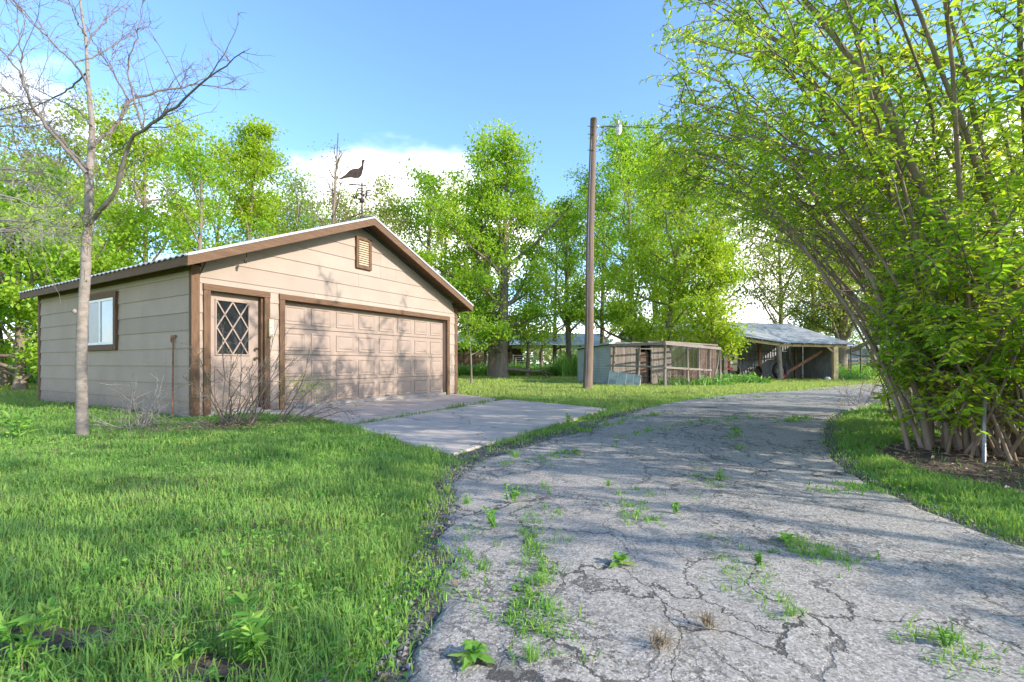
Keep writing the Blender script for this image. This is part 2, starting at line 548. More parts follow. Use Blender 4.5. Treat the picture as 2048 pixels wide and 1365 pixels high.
M['shed_roof'] = mat_metal_sheet('old_tin_roof', (0.50, 0.485, 0.465), (0.33, 0.32, 0.31), 0.2, (0.35, 0.28, 0.23), 0.5, 0.25)
M['yellow_sheet'] = mat_metal_sheet('pale_yellow_sheet', (0.56, 0.50, 0.26), (0.50, 0.44, 0.22), 0.0, rough=0.6, metal=0.0)
M['pale_panel'] = mat_plain('pale_glazing', (0.46, 0.48, 0.40), 0.5, 0.2, 3.0, 0, 0.2)
M['rust'] = mat_plain('rusty_sheet', (0.20, 0.12, 0.08), 0.85, 0.25, 4.0, 0.1)
M['red_paint'] = mat_plain('faded_red_paint', (0.42, 0.04, 0.03), 0.5, 0.2, 3.0)
M['rust_steel'] = mat_plain('rusty_steel', (0.34, 0.16, 0.09), 0.8, 0.2, 6.0, 0.1)
M['white_paint'] = mat_plain('dull_white_paint', (0.68, 0.66, 0.60), 0.6, 0.1, 3.0)
M['blue_drum'] = mat_plain('blue_plastic', (0.10, 0.17, 0.27), 0.5, 0.15, 3.0)
M['pale_bark'] = mat_bark('pale_smooth_bark', (0.19, 0.15, 0.122), (0.37, 0.305, 0.255), 14, 1.6, 0.5)
M['bark'] = mat_bark('grey_brown_bark', (0.13, 0.095, 0.07), (0.30, 0.235, 0.18), 7, 0.25)
M['stem_bark'] = mat_bark('peeling_tan_bark', (0.15, 0.108, 0.075), (0.35, 0.27, 0.20), 6, 0.22, 0.5)
M['twig'] = mat_bark('thin_twig_bark', (0.16, 0.115, 0.095), (0.30, 0.235, 0.20), 10, 0.5, 0.2)
M['limb_bark'] = mat_bark('grey_limb_bark', (0.13, 0.105, 0.088), (0.27, 0.22, 0.185), 12, 0.6, 0.3)
M['pale_twig'] = mat_bark('bleached_twig_bark', (0.24, 0.205, 0.175), (0.40, 0.35, 0.305), 10, 0.5, 0.2)
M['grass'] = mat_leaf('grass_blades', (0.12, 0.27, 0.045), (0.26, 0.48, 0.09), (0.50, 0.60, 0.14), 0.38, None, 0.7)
M['straw'] = mat_leaf('dry_straw', (0.22, 0.15, 0.08), (0.36, 0.27, 0.15), (0.48, 0.40, 0.24), 0.25, (1, 0.95, 0.8), 0.6)
M['leaf_near'] = mat_leaf('elongated_leaves', (0.16, 0.33, 0.026), (0.34, 0.55, 0.042), (0.58, 0.65, 0.06), 0.64)
M['leaf_green'] = mat_leaf('bright_green_leaves', (0.13, 0.28, 0.022), (0.29, 0.48, 0.04), (0.48, 0.60, 0.065), 0.55)
M['leaf_lime'] = mat_leaf('lime_leaves', (0.23, 0.38, 0.028), (0.39, 0.53, 0.045), (0.56, 0.62, 0.075), 0.55)
M['leaf_olive'] = mat_leaf('olive_leaves', (0.19, 0.25, 0.05), (0.32, 0.38, 0.08), (0.45, 0.49, 0.12), 0.45)
M['leaf_grey'] = mat_leaf('grey_green_leaves', (0.19, 0.22, 0.09), (0.28, 0.33, 0.14), (0.38, 0.42, 0.19), 0.4)
M['litter'] = mat_leaf('fallen_leaves', (0.075, 0.045, 0.025), (0.17, 0.11, 0.065), (0.32, 0.23, 0.14), 0.15, (1, 0.9, 0.8))
M['weed'] = mat_leaf('weed_leaves', (0.09, 0.25, 0.035), (0.17, 0.38, 0.05), (0.32, 0.48, 0.08), 0.4, None, 0.4)
M['yellow_flower'] = mat_leaf('yellow_flowers', (0.10, 0.16, 0.02), (0.45, 0.40, 0.03), (0.62, 0.52, 0.03), 0.3)

# ------------------------------------------------------------------ setting: ground, drive, slabs
def sheet(name, poly, z, mat, kind='structure', thick=None):
    mb = MB()
    if thick:
        mb.prism(poly, lambda u, v, d: (u, v, d), z - thick, z)
    else:
        mb.add([(x, y, z) for x, y in poly], [list(range(len(poly)))])
    o = mb.build(name, mat)
    o['kind'] = kind
    return o


g = MB()
gx = np.concatenate([[-900, -300, -120], np.linspace(-60, 60, 61), [120, 300, 900]])
gy = np.concatenate([[-300, -60, -20], np.linspace(-8, 72, 41), [120, 300, 1200]])
GX, GY = np.meshgrid(gx, gy)
GZ = (fbm(GX, GY, 0.3, 3) - 0.5) * 0.02 - 0.012
nxx = len(gx)
idx = (np.arange(len(gy) - 1)[:, None] * nxx + np.arange(nxx - 1)[None, :]).ravel()
g.add(np.stack([GX, GY, GZ], -1).reshape(-1, 3), np.stack([idx, idx + 1, idx + nxx + 1, idx + nxx], -1))
tag(g.build('ground', M['ground'], smooth=True), 'green lawn ground around the garage and driveway', kind='structure')

# driveway: left and right edges as ground polylines, lofted
LE = [(-0.62, 0.35), (-0.25, 1.35), (-0.33, 2.4), (-0.48, 3.45), (-0.45, 4.35), (-0.05, 5.1), (0.75, 6.3), (1.75, 8.2), (3.0, 10.4), (5.5, 13.6), (9.5, 16.5), (15.5, 18.6), (24.0, 19.6), (34.0, 20.0)]
RE = [(3.3, 0.35), (2.95, 1.35), (2.7, 2.1), (2.62, 2.7), (2.72, 3.3), (2.98, 4.15), (3.55, 5.3), (4.4, 6.6), (5.65, 8.35), (7.5, 10.3), (10.2, 12.6), (15.0, 14.8), (24.0, 16.4), (34.0, 17.0)]


def resample(P, n, smooth=3):
    P = np.array(P, float)
    for _ in range(smooth):
        Q = np.empty((2 * len(P), 2))
        Q[0] = P[0]; Q[-1] = P[-1]
        Q[1:-1:2] = 0.75 * P[:-1] + 0.25 * P[1:]
        Q[2:-1:2] = 0.25 * P[:-1] + 0.75 * P[1:]
        P = Q
    s = np.concatenate([[0], np.cumsum(np.linalg.norm(np.diff(P, axis=0), axis=1))])
    # finer near the camera
    t = np.linspace(0, 1, n) ** 1.7 * s[-1]
    return np.stack([np.interp(t, s, P[:, 0]), np.interp(t, s, P[:, 1])], 1)


def drive_mesh():
    nr, ncl = 220, 44
    A = resample(LE, nr); B = resample(RE, nr)
    jit = (fbm(A[:, 0] * 3, A[:, 1] * 3, 0.9, 5) - 0.5) * 0.22 + (fbm(A[:, 0], A[:, 1], 7.0, 6) - .5) * .13
    A[:, 0] += jit
    jit = (fbm(B[:, 0] * 3, B[:, 1] * 3, 0.9, 9) - 0.5) * 0.12 + (fbm(B[:, 0], B[:, 1], 7.0, 8) - .5) * .10
    B[:, 0] += jit
    u = np.linspace(0, 1, ncl)
    X = A[:, None, 0] * (1 - u) + B[:, None, 0] * u
    Y = A[:, None, 1] * (1 - u) + B[:, None, 1] * u
    crown = 0.022 + 0.02 * np.sin(np.pi * u)[None, :]
    Z = crown + (fbm(X, Y, 1.4, 11) - 0.5) * 0.028 + (fbm(X, Y, 6.0, 15) - 0.5) * 0.012
    Z[:, 0] = -0.03; Z[:, -1] = -0.03
    mb = MB()
    i = (np.arange(nr - 1)[:, None] * ncl + np.arange(ncl - 1)[None, :]).ravel()
    mb.add(np.stack([X, Y, Z], -1).reshape(-1, 3), np.stack([i, i + 1, i + ncl + 1, i + ncl], -1))
    o = mb.build('driveway', M['asphalt'], smooth=True)
    tag(o, 'cracked grey asphalt driveway curving past the garage', kind='structure')
    return [tuple(p) for p in A] + [tuple(p) for p in B[::-1]]


DRIVE = drive_mesh()

# garage frame: x along the door wall, y to the back, origin at the near corner
GC = Vector((-5.516, 8.2, 0)); GA = math.atan2(0.86013, 0.51008)
ca, sa = math.cos(GA), math.sin(GA)


def g2w(x, y):
    return (GC.x + ca * x - sa * y, GC.y + sa * x + ca * y)


def w2g(X, Y):
    dx = np.asarray(X) - GC.x; dy = np.asarray(Y) - GC.y
    return ca * dx + sa * dy, -sa * dx + ca * dy


SLAB1 = [g2w(1.0, -0.02), g2w(7.48, -0.02), (-0.20, 12.38), (-2.45, 7.12), (-3.15, 7.9)]
SLAB2 = [(-0.17, 12.34), (-2.42, 7.07), (-1.35, 5.75), (-0.60, 4.86), (1.97, 9.79)]
s1 = sheet('concrete_apron', SLAB1, 0.026, M['concrete_warm'], thick=0.1); bevel(s1, 0.012)
tag(s1, 'tan concrete apron slab along the garage door')
s2 = sheet('concrete_slab', SLAB2, 0.032, M['concrete'], thick=0.1); bevel(s2, 0.015)
tag(s2, 'pale grey concrete parking slab between apron and driveway')
# bare bed under the shrubs on the right
BED = [(3.75, 3.2), (3.5, 4.0), (3.75, 4.9), (4.5, 5.6), (5.5, 6.1), (6.5, 7.4), (6.6, 8.6), (8.0, 10.2), (10.5, 11.6), (16, 13.0), (22, 12), (20, 4), (14, -6), (6, -7), (5.0, 0)]
sheet('mulch_bed', BED, 0.010, M['mulch'])['label'] = 'brown bed of leaf litter under the arching shrubs'
GRAVEL = [(10.5, 17.3), (13, 19.5), (17, 22.6), (24, 25), (38, 26), (38, 19.5), (24, 19.2), (15.5, 18.2)]
def blob(name, cx, cy, rx, ry, z, mat, seed, label, n=40):
    a = np.linspace(0, 2 * math.pi, n, endpoint=False)
    k = 1 + .35 * np.sin(a * 3 + seed) * .6 + .25 * np.sin(a * 5 + seed * 2.3) + .12 * np.sin(a * 9 + seed * 1.7)
    sheet(name, [(cx + rx * q * math.cos(t), cy + ry * q * math.sin(t)) for t, q in zip(a, k)], z, mat)['label'] = label


for k_, (px_, py_, rx_, ry_) in enumerate(((110, 1285, .22, .10), (430, 1345, .16, .06), (335, 1205, .07, .05))):
    gx_, gy_ = gp(px_, py_)
    blob('bare_soil', gx_, gy_, rx_, ry_, 0.006, M['mulch'], k_ + 1.0, 'bare brown soil patch in the front lawn')
# strip of crumbled black asphalt and soil along the left edge of the drive
es_ = np.array(LE[:9], float); er_ = resample(LE, 220)
er_ = er_[er_[:, 1] < 10.5]
wv_ = .10 + .34 * fbm(er_[:, 0] * 2, er_[:, 1] * 2, .9, 19) * np.interp(er_[:, 1], [0, 3.5, 5, 6.5, 10], [.15, .25, 1.7, 1.3, .6])
sheet('drive_edge', [(p[0] - w_, p[1] + w_ * .3) for p, w_ in zip(er_, wv_)] + [(p[0] + .25, p[1]) for p in er_[::-1]], 0.007, M['edge_soil'])['label'] = 'dark crumbled strip along the left edge of the driveway'
er_ = resample(RE, 220); er_ = er_[er_[:, 1] < 9.0]
wv_ = .02 + .16 * fbm(er_[:, 0] * 2, er_[:, 1] * 2, 1.2, 29) * .45
sheet('drive_edge', [(p[0] + w_, p[1]) for p, w_ in zip(er_, wv_)] + [(p[0] - .2, p[1]) for p in er_[::-1]], 0.007, M['edge_soil'])['label'] = 'dark crumbled strip along the verge edge of the driveway'
m_gravel = mat_concrete('pale_gravel', (0.36, 0.305, 0.25), (0.28, 0.24, 0.195))
sheet('gravel_yard', GRAVEL, 0.012, m_gravel)['label'] = 'pale gravel yard in front of the machine shed'

# ------------------------------------------------------------------ garage
gar = thing('garage', 'tan lap-sided garage with brown trim and a wide panelled door', 'garage', GC, GA)
GW, GD = 7.45, 7.45
PK, SL = 3.725, 0.415                      # ridge position and slope
def roofz(x):                              # top of the roof deck
    return 4.38 - SL * abs(x - PK)
def wtop(x):
    return roofz(x) - 0.17

core = MB()
core.box(0.0, 0.02, 0.0, 0.15, GD, wtop(0) - 0.02)
core.box(GW - 0.15, 0.02, 0.0, GW, GD, wtop(0) - 0.02)
core.prism([(0.15, 0), (GW - 0.15, 0), (GW - 0.15, wtop(0)), (PK, wtop(PK)), (0.15, wtop(0))], lambda u, v, d: (u, d, v), GD - 0.15, GD)
core.box(0.15, 0.02, 0, 0.27, 0.17, 2.3); core.box(1.23, 0.02, 0, 1.70, 0.17, 2.3); core.box(6.95, 0.02, 0, GW - 0.15, 0.17, 2.3)
core.prism([(0.15, 2.3), (GW - 0.15, 2.3), (GW - 0.15, wtop(0.15)), (PK, wtop(PK)), (0.15, wtop(0.15))], lambda u, v, d: (u, d, v), 0.02, 0.17)
core.build('wall', M['siding'], gar)
fd = MB(); fd.box(-0.02, 0.0, -0.1, GW + 0.02, GD + 0.02, 0.10); fd.build('foundation', M['foundation'], gar)
ROW = 0.311; Z0 = -0.02
rows = [(Z0 + ROW * i, Z0 + ROW * (i + 1)) for i in range(15)]
prn = random.Random(3)


def plank_front(xa, xb, xta, xtb, z0, z1, cutT=False):
    if xb - xa > 3.6 and not cutT:
        m = xa + (xb - xa) * prn.uniform(.25, .75)
        if xta + .1 < m < xtb - .1:
            plank_front(xa, m - .002, xta, m - .002, z0, z1, True); plank_front(m + .002, xb, m + .002, xtb, z0, z1, True)
            return
    mb = MB()
    y0, y1 = -0.024, -0.008
    mb.hexa([(xa, y0, z0), (xb, y0, z0), (xb, 0.015, z0), (xa, 0.015, z0), (xta, y1, z1), (xtb, y1, z1), (xtb, 0.015, z1), (xta, 0.015, z1)], prn.uniform(0.38, 0.62))
    mb.build('plank', M['siding'], gar)


OPEN = [(0.16, 1.385, 2.365), (1.59, 7.07, 2.365)]
for z0, z1 in rows:
    zt = z1 + 0.004
    if z0 < 0: z0 = 0.05
    ints = [(0.10, GW - 0.10)]
    for oa, ob, ot in OPEN:
        if z0 + 0.05 < ot:
            new = []
            for a, b in ints:
                if oa > a: new.append((a, min(b, oa)))
                if ob < b: new.append((max(a, ob), b))
            ints = new
    z1c = min(z1, 4.2)
    for a, b in ints:
        if z1 > wtop(0):                    # gable cut
            hb = (wtop(PK) + 0.02 - z0) / SL; ht = (wtop(PK) + 0.02 - zt) / SL
            if hb < 0.12: continue
            ht = max(ht, 0.02); zz = min(zt, wtop(PK) - 0.01)
            plank_front(max(a, PK - hb), min(b, PK + hb), max(a, PK - ht), min(b, PK + ht), z0, zz)
        else:
            # a row that meets a header is notched: keep the strip above it too
            plank_front(a, b, a, b, z0, zt)
# strip that closes the row above the two headers
plank_front(0.10, GW - 0.10, 0.10, GW - 0.10, 2.366, 2.47)
for z0, z1 in rows[:9]:
    if z0 < 0: z0 = 0.06
    z1 = min(z1 + 0.004, wtop(0) - 0.02)
    if z1 - z0 < 0.03: continue
    ints = [(0.0, GD - 0.08)]
    if z1 > 1.25 and z0 < 2.42:
        ints = [(0.0, 2.9), (4.46, GD - 0.08)]
    for a, b in ints:
      cuts = [a, b]
      if b - a > 3.5:
        cuts = [a, a + (b - a) * prn.uniform(.3, .7), b]
      for a, b in zip(cuts[:-1], cuts[1:]):
        b -= 0.003
        mb = MB()
        mb.hexa([(-0.024, a, z0), (0.0, a, z0), (0.0, b, z0), (-0.024, b, z0), (-0.008, a, z1), (0.0, a, z1), (0.0, b, z1), (-0.008, b, z1)], prn.uniform(0.36, 0.64))
        mb.build('plank', M['siding'], gar)
# corner boards, eave trim
for (x0, y0, x1, y1) in ((-0.032, -0.035, 0.10, -0.001), (GW - 0.10, -0.035, GW + 0.03, -0.001), (-0.034, -0.001, -0.001, 0.05), (-0.034, GD - 0.10, -0.001, GD + 0.03)):
    mb = MB(); mb.box(x0, y0, 0.04, x1, y1, wtop(0) - 0.005, 0.6)
    mb.build('corner_board', M['trim'], gar)
mb = MB(); mb.box(-0.036, 0.055, wtop(0) - 0.10, -0.002, GD - 0.105, wtop(0) - 0.012, 0.35); mb.build('frieze_board', M['trim_h'], gar)
# roof
OH, EO = 0.40, 0.30
rf = MB()
t = 0.03
for sgn in (-1, 1):
    xe = PK + sgn * (PK + EO)
    n = 42
    # ribbed metal sheet: profile along y, laid down the slope
    ys = np.linspace(-OH - 0.04, GD + OH, n * 4 + 1)
    prof = np.array([0.0, 0.0, 0.022, 0.022] * n + [0.0])
    top = []; bot = []
    for q, (yy, pz) in enumerate(zip(ys, prof)):
        top.append((PK, yy, roofz(PK) + 0.02 + pz)); bot.append((xe, yy, roofz(xe) + 0.02 + pz))
    nn = len(ys)
    top = np.array(top); bot = np.array(bot)
    und = np.array([0, 0, 0.018])
    V = np.concatenate([top, bot, top - und, bot - und])
    fcs = []
    for i in range(nn - 1):
        fcs += [[i, i + 1, nn + i + 1, nn + i], [2 * nn + i + 1, 2 * nn + i, 3 * nn + i, 3 * nn + i + 1], [nn + i, nn + i + 1, 3 * nn + i + 1, 3 * nn + i]]
    fcs += [[0, nn, 3 * nn, 2 * nn], [nn - 1, 2 * nn - 1, 4 * nn - 1, 3 * nn - 1]]
    rf.add(V, fcs)
rfo = rf.build('roof', M['roof_metal'], gar)
rc = MB()
rc.prism([(-0.16, -0.055), (0, 0.014), (0.16, -0.055), (0.16, -0.062), (0, 0.004), (-0.16, -0.062)], lambda u, v, d: (PK + u, d, roofz(PK) + 0.062 + v), -OH - 0.05, GD + OH)
rc.build('ridge_cap', M['roof_metal'], rfo)
for sgn in (-1, 1):
    xe = PK + sgn * (PK + EO - 0.02)
    et = MB()     # light metal edge trim lying on the rake
    et.hexa([(PK, -OH - 0.055, roofz(PK) - 0.005), (xe, -OH - 0.055, roofz(xe) - 0.005), (xe, -OH - 0.043, roofz(xe) - 0.005), (PK, -OH - 0.043, roofz(PK) - 0.005),
             (PK, -OH - 0.055, roofz(PK) + 0.042), (xe, -OH - 0.055, roofz(xe) + 0.042), (xe, -OH - 0.043, roofz(xe) + 0.042), (PK, -OH - 0.043, roofz(PK) + 0.042)])
    et.build('edge_trim', M['roof_metal'], rfo)
    for yy, nm in ((-OH, 'rake_board'), (GD + OH - 0.05, 'rake_board')):
        rk = MB()
        a, b = (PK, xe)
        zb = lambda x: roofz(x) - 0.165
        rk.hexa([(a, yy - 0.04, zb(a)), (b, yy - 0.04, zb(b)), (b, yy, zb(b)), (a, yy, zb(a)), (a, yy - 0.04, roofz(a) - 0.002), (b, yy - 0.04, roofz(b) - 0.002), (b, yy, roofz(b) - 0.002), (a, yy, roofz(a) - 0.002)], 0.55)
        rk.build(nm, M['trim_h'], gar)
    # eave fascia
    xf = PK + sgn * (PK + EO - 0.06); q = 0.035 * sgn
    fb = MB(); fb.box(min(xf, xf + q), -OH + 0.002, roofz(xf) - 0.165, max(xf, xf + q), GD + OH - 0.095, roofz(xf) - 0.004, 0.5)
    fb.build('fascia_board', M['trim_h'], gar)
    # soffit
    so = MB(); x1 = PK + sgn * (PK + 0.02)
    so.hexa([(min(x1, xf), -OH + 0.005, (roofz(xf) if sgn < 0 else wtop(0) + 0.17) - 0.05 - 0.0), (max(x1, xf), -OH + 0.005, (wtop(0) + 0.17 if sgn < 0 else roofz(xf)) - 0.05), (max(x1, xf), GD + OH - 0.1, (wtop(0) + 0.17 if sgn < 0 else roofz(xf)) - 0.05), (min(x1, xf), GD + OH - 0.1, (roofz(xf) if sgn < 0 else wtop(0) + 0.17) - 0.05)] +
            [(min(x1, xf), -OH + 0.005, (roofz(xf) if sgn < 0 else wtop(0) + 0.17) - 0.02), (max(x1, xf), -OH + 0.005, (wtop(0) + 0.17 if sgn < 0 else roofz(xf)) - 0.02), (max(x1, xf), GD + OH - 0.1, (wtop(0) + 0.17 if sgn < 0 else roofz(xf)) - 0.02), (min(x1, xf), GD + OH - 0.1, (roofz(xf) if sgn < 0 else wtop(0) + 0.17) - 0.02)], 0.4)
    so.build('soffit', M['trim_h'], gar)
# underside of the front overhang
sb = MB()
for sgn in (-1, 1):
    xe = PK + sgn * (PK - 0.02)
    z = lambda x: roofz(x) - 0.03
    sb.hexa([(PK, -OH + 0.003, z(PK) - 0.02), (xe, -OH + 0.003, z(xe) - 0.02), (xe, 0.0, z(xe) - 0.02), (PK, 0.0, z(PK) - 0.02), (PK, -OH + 0.003, z(PK)), (xe, -OH + 0.003, z(xe)), (xe, 0.0, z(xe)), (PK, 0.0, z(PK))], 0.4)
sb.build('gable_soffit', M['trim_h'], gar)


def frame(par, name, x0, x1, z1, w, mat_v, mat_h, yo=-0.055, yi=0.0, zb=0.03, head=None):
    head = head or w
    for a, b in ((x0, x0 + w), (x1 - w, x1)):
        mb = MB(); mb.box(a, yo, zb, b, yi, z1 - head, 0.5); bevel(mb.build(name, mat_v, par), 0.005)
    mb = MB(); mb.box(x0 - 0.006, yo - 0.004, z1 - head + 0.001, x1 + 0.006, yi, z1, 0.6); bevel(mb.build(name, mat_h, par), 0.005)


# entry door
ed = MB(); ed.box(0.275, 0.085, 0.045, 0.41, 0.13, 2.24); ed.box(1.05, 0.085, 0.045, 1.225, 0.13, 2.24)
ed.box(0.41, 0.085, 2.13, 1.05, 0.13, 2.24); ed.box(0.41, 0.085, 0.045, 1.05, 0.13, 1.10)
edo = ed.build('entry_door', M['door'], gar)
frame(edo, 'door_frame', 0.16, 1.385, 2.36, 0.115, M['trim'], M['trim_h'])
jb = MB(); jb.box(0.262, 0.001, 0.03, 0.276, 0.16, 2.25, 0.4); jb.box(1.226, 0.001, 0.03, 1.268, 0.16, 2.25, 0.4); jb.box(0.276, 0.001, 2.241, 1.226, 0.16, 2.252, 0.4)
jb.build('jamb', M['trim'], edo)
lx0, lx1, lz0, lz1 = 0.44, 1.02, 1.13, 2.10
cx_, cz_ = (lx0 + lx1) / 2, (lz0 + lz1) / 2
st = MB()
for a, b, c, d in ((0.41, 1.10, 1.05, lz0), (0.41, lz1, 1.05, 2.13), (0.41, lz0, lx0, lz1), (lx1, lz0, 1.05, lz1)):
    st.box(a, 0.066, b, c, 0.10, d)
bevel(st.build('lite_frame', M['door'], edo), 0.006)
qx = (lx1 - lx0) / 4; qz = (lz1 - lz0) / 4
def lp(i, j): return (lx0 + i * qx, lz0 + j * qz)
panes = [[(2, 2), (1, 3), (2, 4), (3, 3)], [(2, 2), (3, 1), (2, 0), (1, 1)], [(2, 2), (1, 1), (0, 2), (1, 3)], [(2, 2), (3, 3), (4, 2), (3, 1)],
         [(0, 4), (2, 4), (1, 3)], [(0, 4), (1, 3), (0, 2)], [(4, 4), (3, 3), (2, 4)], [(4, 4), (4, 2), (3, 3)],
         [(0, 0), (1, 1), (2, 0)], [(0, 0), (0, 2), (1, 1)], [(4, 0), (2, 0), (3, 1)], [(4, 0), (3, 1), (4, 2)]]
for p in panes:
    mb = MB(); mb.prism([lp(*q) for q in p], lambda u, v, d: (u, d, v), 0.098, 0.104)
    mb.build('pane', M['glass_dark'], edo)
for a, b in (((0, 0), (4, 4)), ((0, 4), (4, 0)), ((2, 4), (0, 2)), ((0, 2), (2, 0)), ((2, 0), (4, 2)), ((4, 2), (2, 4))):
    (xa, za), (xb, zb) = lp(*a), lp(*b)
    mb = MB(); mb.bar((xa, 0.086, za), (xb, 0.086, zb), 0.022, 0.024, (0, 1, 0)); mb.build('lattice_bar', M['door'], edo)
ml = MB()
for a, b in (((0.42, 0.20), (1.06, 0.20)), ((0.42, 0.90), (1.06, 0.90)), ((0.42, 0.20), (0.42, 0.90)), ((1.06, 0.20), (1.06, 0.90)), ((0.42, 0.90), (0.74, 0.52)), ((1.06, 0.90), (0.74, 0.52)), ((0.42, 0.20), (0.74, 0.52)), ((1.06, 0.20), (0.74, 0.52))):
    ml.bar((a[0], 0.08, a[1]), (b[0], 0.08, b[1]), 0.024, 0.016, (0, 1, 0))
ml.build('panel_moulding', M['door'], edo)
kn = MB()
for zz, rr in ((1.06, 0.03), (1.24, 0.026)):
    kn.tube([(1.155, 0.085, zz), (1.155, 0.06, zz), (1.155, 0.045, zz), (1.155, 0.02, zz), (1.155, 0.008, zz)], [rr, rr * 0.5, rr * 0.9, rr, rr * 0.5], 10)
kn.build('knob', M['brass'], edo, True)
th = MB(); th.box(0.2, -0.14, 0.0, 1.36, 0.13, 0.055); bevel(th.build('threshold', M['concrete'], edo), 0.01)

# overhead garage door: four sections, eight raised panels each
gd = MB()
DX0, DX1, DZ0, DZ1 = 1.70, 6.95, 0.045, 2.24
secs = 4; sh = (DZ1 - DZ0) / secs
gd.box(DX0, 0.150, DZ0, DX1, 0.172, DZ1)
gdo = gd.build('garage_door', M['door'], gar)
frame(gdo, 'door_frame', 1.59, 7.07, 2.36, 0.115, M['trim'], M['trim_h'])
jb = MB(); jb.box(1.675, 0.001, 0.03, 1.704, 0.17, 2.25, 0.45); jb.box(6.951, 0.001, 0.03, 6.990, 0.17, 2.25, 0.45); jb.box(1.704, 0.001, 2.235, 6.951, 0.17, 2.252, 0.45)
jb.build('jamb', M['trim'], gdo)
pwid = (DX1 - DX0) / 8
pm = None
for s_ in range(secs):
    z0 = DZ0 + s_ * sh
    mb = MB(); mb.box(DX0, 0.115, z0 + 0.002, DX1, 0.150, z0 + sh - 0.007, 0.5)
    bevel(mb.build('door_section', M['door'], gdo), 0.006)
    for k in range(8):
        if pm is None:
            mb = MB()
            w, h = pwid - 0.14, sh - 0.17
            ring = lambda e, y: [(e, y, e), (w - e, y, e), (w - e, y, h - e), (e, y, h - e)]
            V = ring(0, 0.0) + ring(0.006, -0.016) + ring(0.022, -0.016) + ring(0.042, -0.004) + ring(0.055, -0.004) + ring(0.075, -0.014)
            fc = []
            for q in range(5):
                fc += [[q * 4 + i, q * 4 + (i + 1) % 4, q * 4 + 4 + (i + 1) % 4, q * 4 + 4 + i] for i in range(4)]
            fc.append([20, 21, 22, 23])
            mb.add(V, fc); pm = mb.mesh('panel', M['door'])
        link('panel', pm, gdo, (DX0 + k * pwid + 0.07, 0.1145, z0 + 0.085))
sl = MB(); sl.box(DX0, 0.108, 0.032, DX1, 0.15, 0.0465); sl.build('rubber_seal', M['black'], gdo)
hd = MB(); hd.box(4.6, 0.09, 0.13, 4.75, 0.115, 0.155); hd.build('handle', M['dark_metal'], gdo)

# gable vent
gv = MB(); gv.box(3.58, -0.03, 3.28, 3.93, 0.0, 3.92, 0.2)
gvo = gv.build('gable_vent', M['dark_wood'], gar)
for a in ((3.52, -0.075, 3.22, 3.60, -0.005, 3.97), (3.91, -0.075, 3.22, 3.99, -0.005, 3.97), (3.60, -0.073, 3.22, 3.91, -0.005, 3.30), (3.60, -0.073, 3.90, 3.91, -0.005, 3.97)):
    mb = MB(); mb.box(*a, 0.45); bevel(mb.build('vent_frame', M['trim'], gvo), 0.004)
m_slat = mat_wood('louvre_wood', (0.50, 0.36, 0.22), (0.62, 0.48, 0.32), None, (1, 1, 20), 4)
for k in range(11):
    z = 3.315 + k * 0.054
    mb = MB(); mb.hexa([(3.60, -0.066, z), (3.91, -0.066, z), (3.91, -0.062, z - 0.006), (3.60, -0.062, z - 0.006), (3.60, -0.032, z + 0.042), (3.91, -0.032, z + 0.042), (3.91, -0.03, z + 0.034), (3.60, -0.03, z + 0.034)])
    mb.build('slat', m_slat, gvo)

# side window
wn = MB(); wn.box(-0.03, 2.9, 1.24, -0.005, 4.46, 2.42, 0.4)
wno = wn.build('window', M['dark_wood'], gar)
for a in ((-0.07, 2.88, 1.23, -0.004, 3.0, 2.43), (-0.07, 4.36, 1.23, -0.004, 4.48, 2.43), (-0.069, 3.0, 1.23, -0.004, 4.36, 1.35), (-0.069, 3.0, 2.31, -0.004, 4.36, 2.43)):
    mb = MB(); mb.box(*a, 0.4); bevel(mb.build('window_frame', M['trim'], wno), 0.005)
sa_ = MB()
for a in ((3.0, 1.35, 4.36, 1.40), (3.0, 2.26, 4.36, 2.31), (3.0, 1.40, 3.05, 2.26), (4.31, 1.40, 4.36, 2.26), (3.65, 1.40, 3.72, 2.26)):
    sa_.box(-0.056, a[0], a[1], -0.031, a[2], a[3])
sa_.build('sash', M['white_vinyl'], wno)
mb = MB(); mb.box(-0.040, 3.05, 1.40, -0.032, 3.65, 2.26); mb.build('pane', M['glass_blind'], wno)
mb = MB(); mb.box(-0.046, 3.72, 1.40, -0.032, 4.31, 2.26); mb.build('pane', M['glass_screen'], wno)

# small fittings on the garage
kb = MB(); kb.box(1.335, -0.095, 1.48, 1.435, -0.062, 1.83); bevel(kb.build('keypad_box', M['cream'], gar), 0.01, 2)
for k in range(4):
    mb = MB(); mb.box(1.355, -0.099, 1.53 + k * 0.07, 1.415, -0.095, 1.58 + k * 0.07); mb.build('keypad_cover', M['white_paint'], gar)
hk = MB()
hk.tube([(0.80, -0.25, 3.06), (0.80, -0.25, 2.90), (0.805, -0.235, 2.86), (0.82, -0.225, 2.88)], 0.008, 5)
hk.tube([(0.80, -0.25, 2.90), (0.78, -0.25, 2.85), (0.775, -0.25, 2.80)], [0.012, 0.03, 0.02], 6)
hk.build('hook', M['dark_metal'], gar)

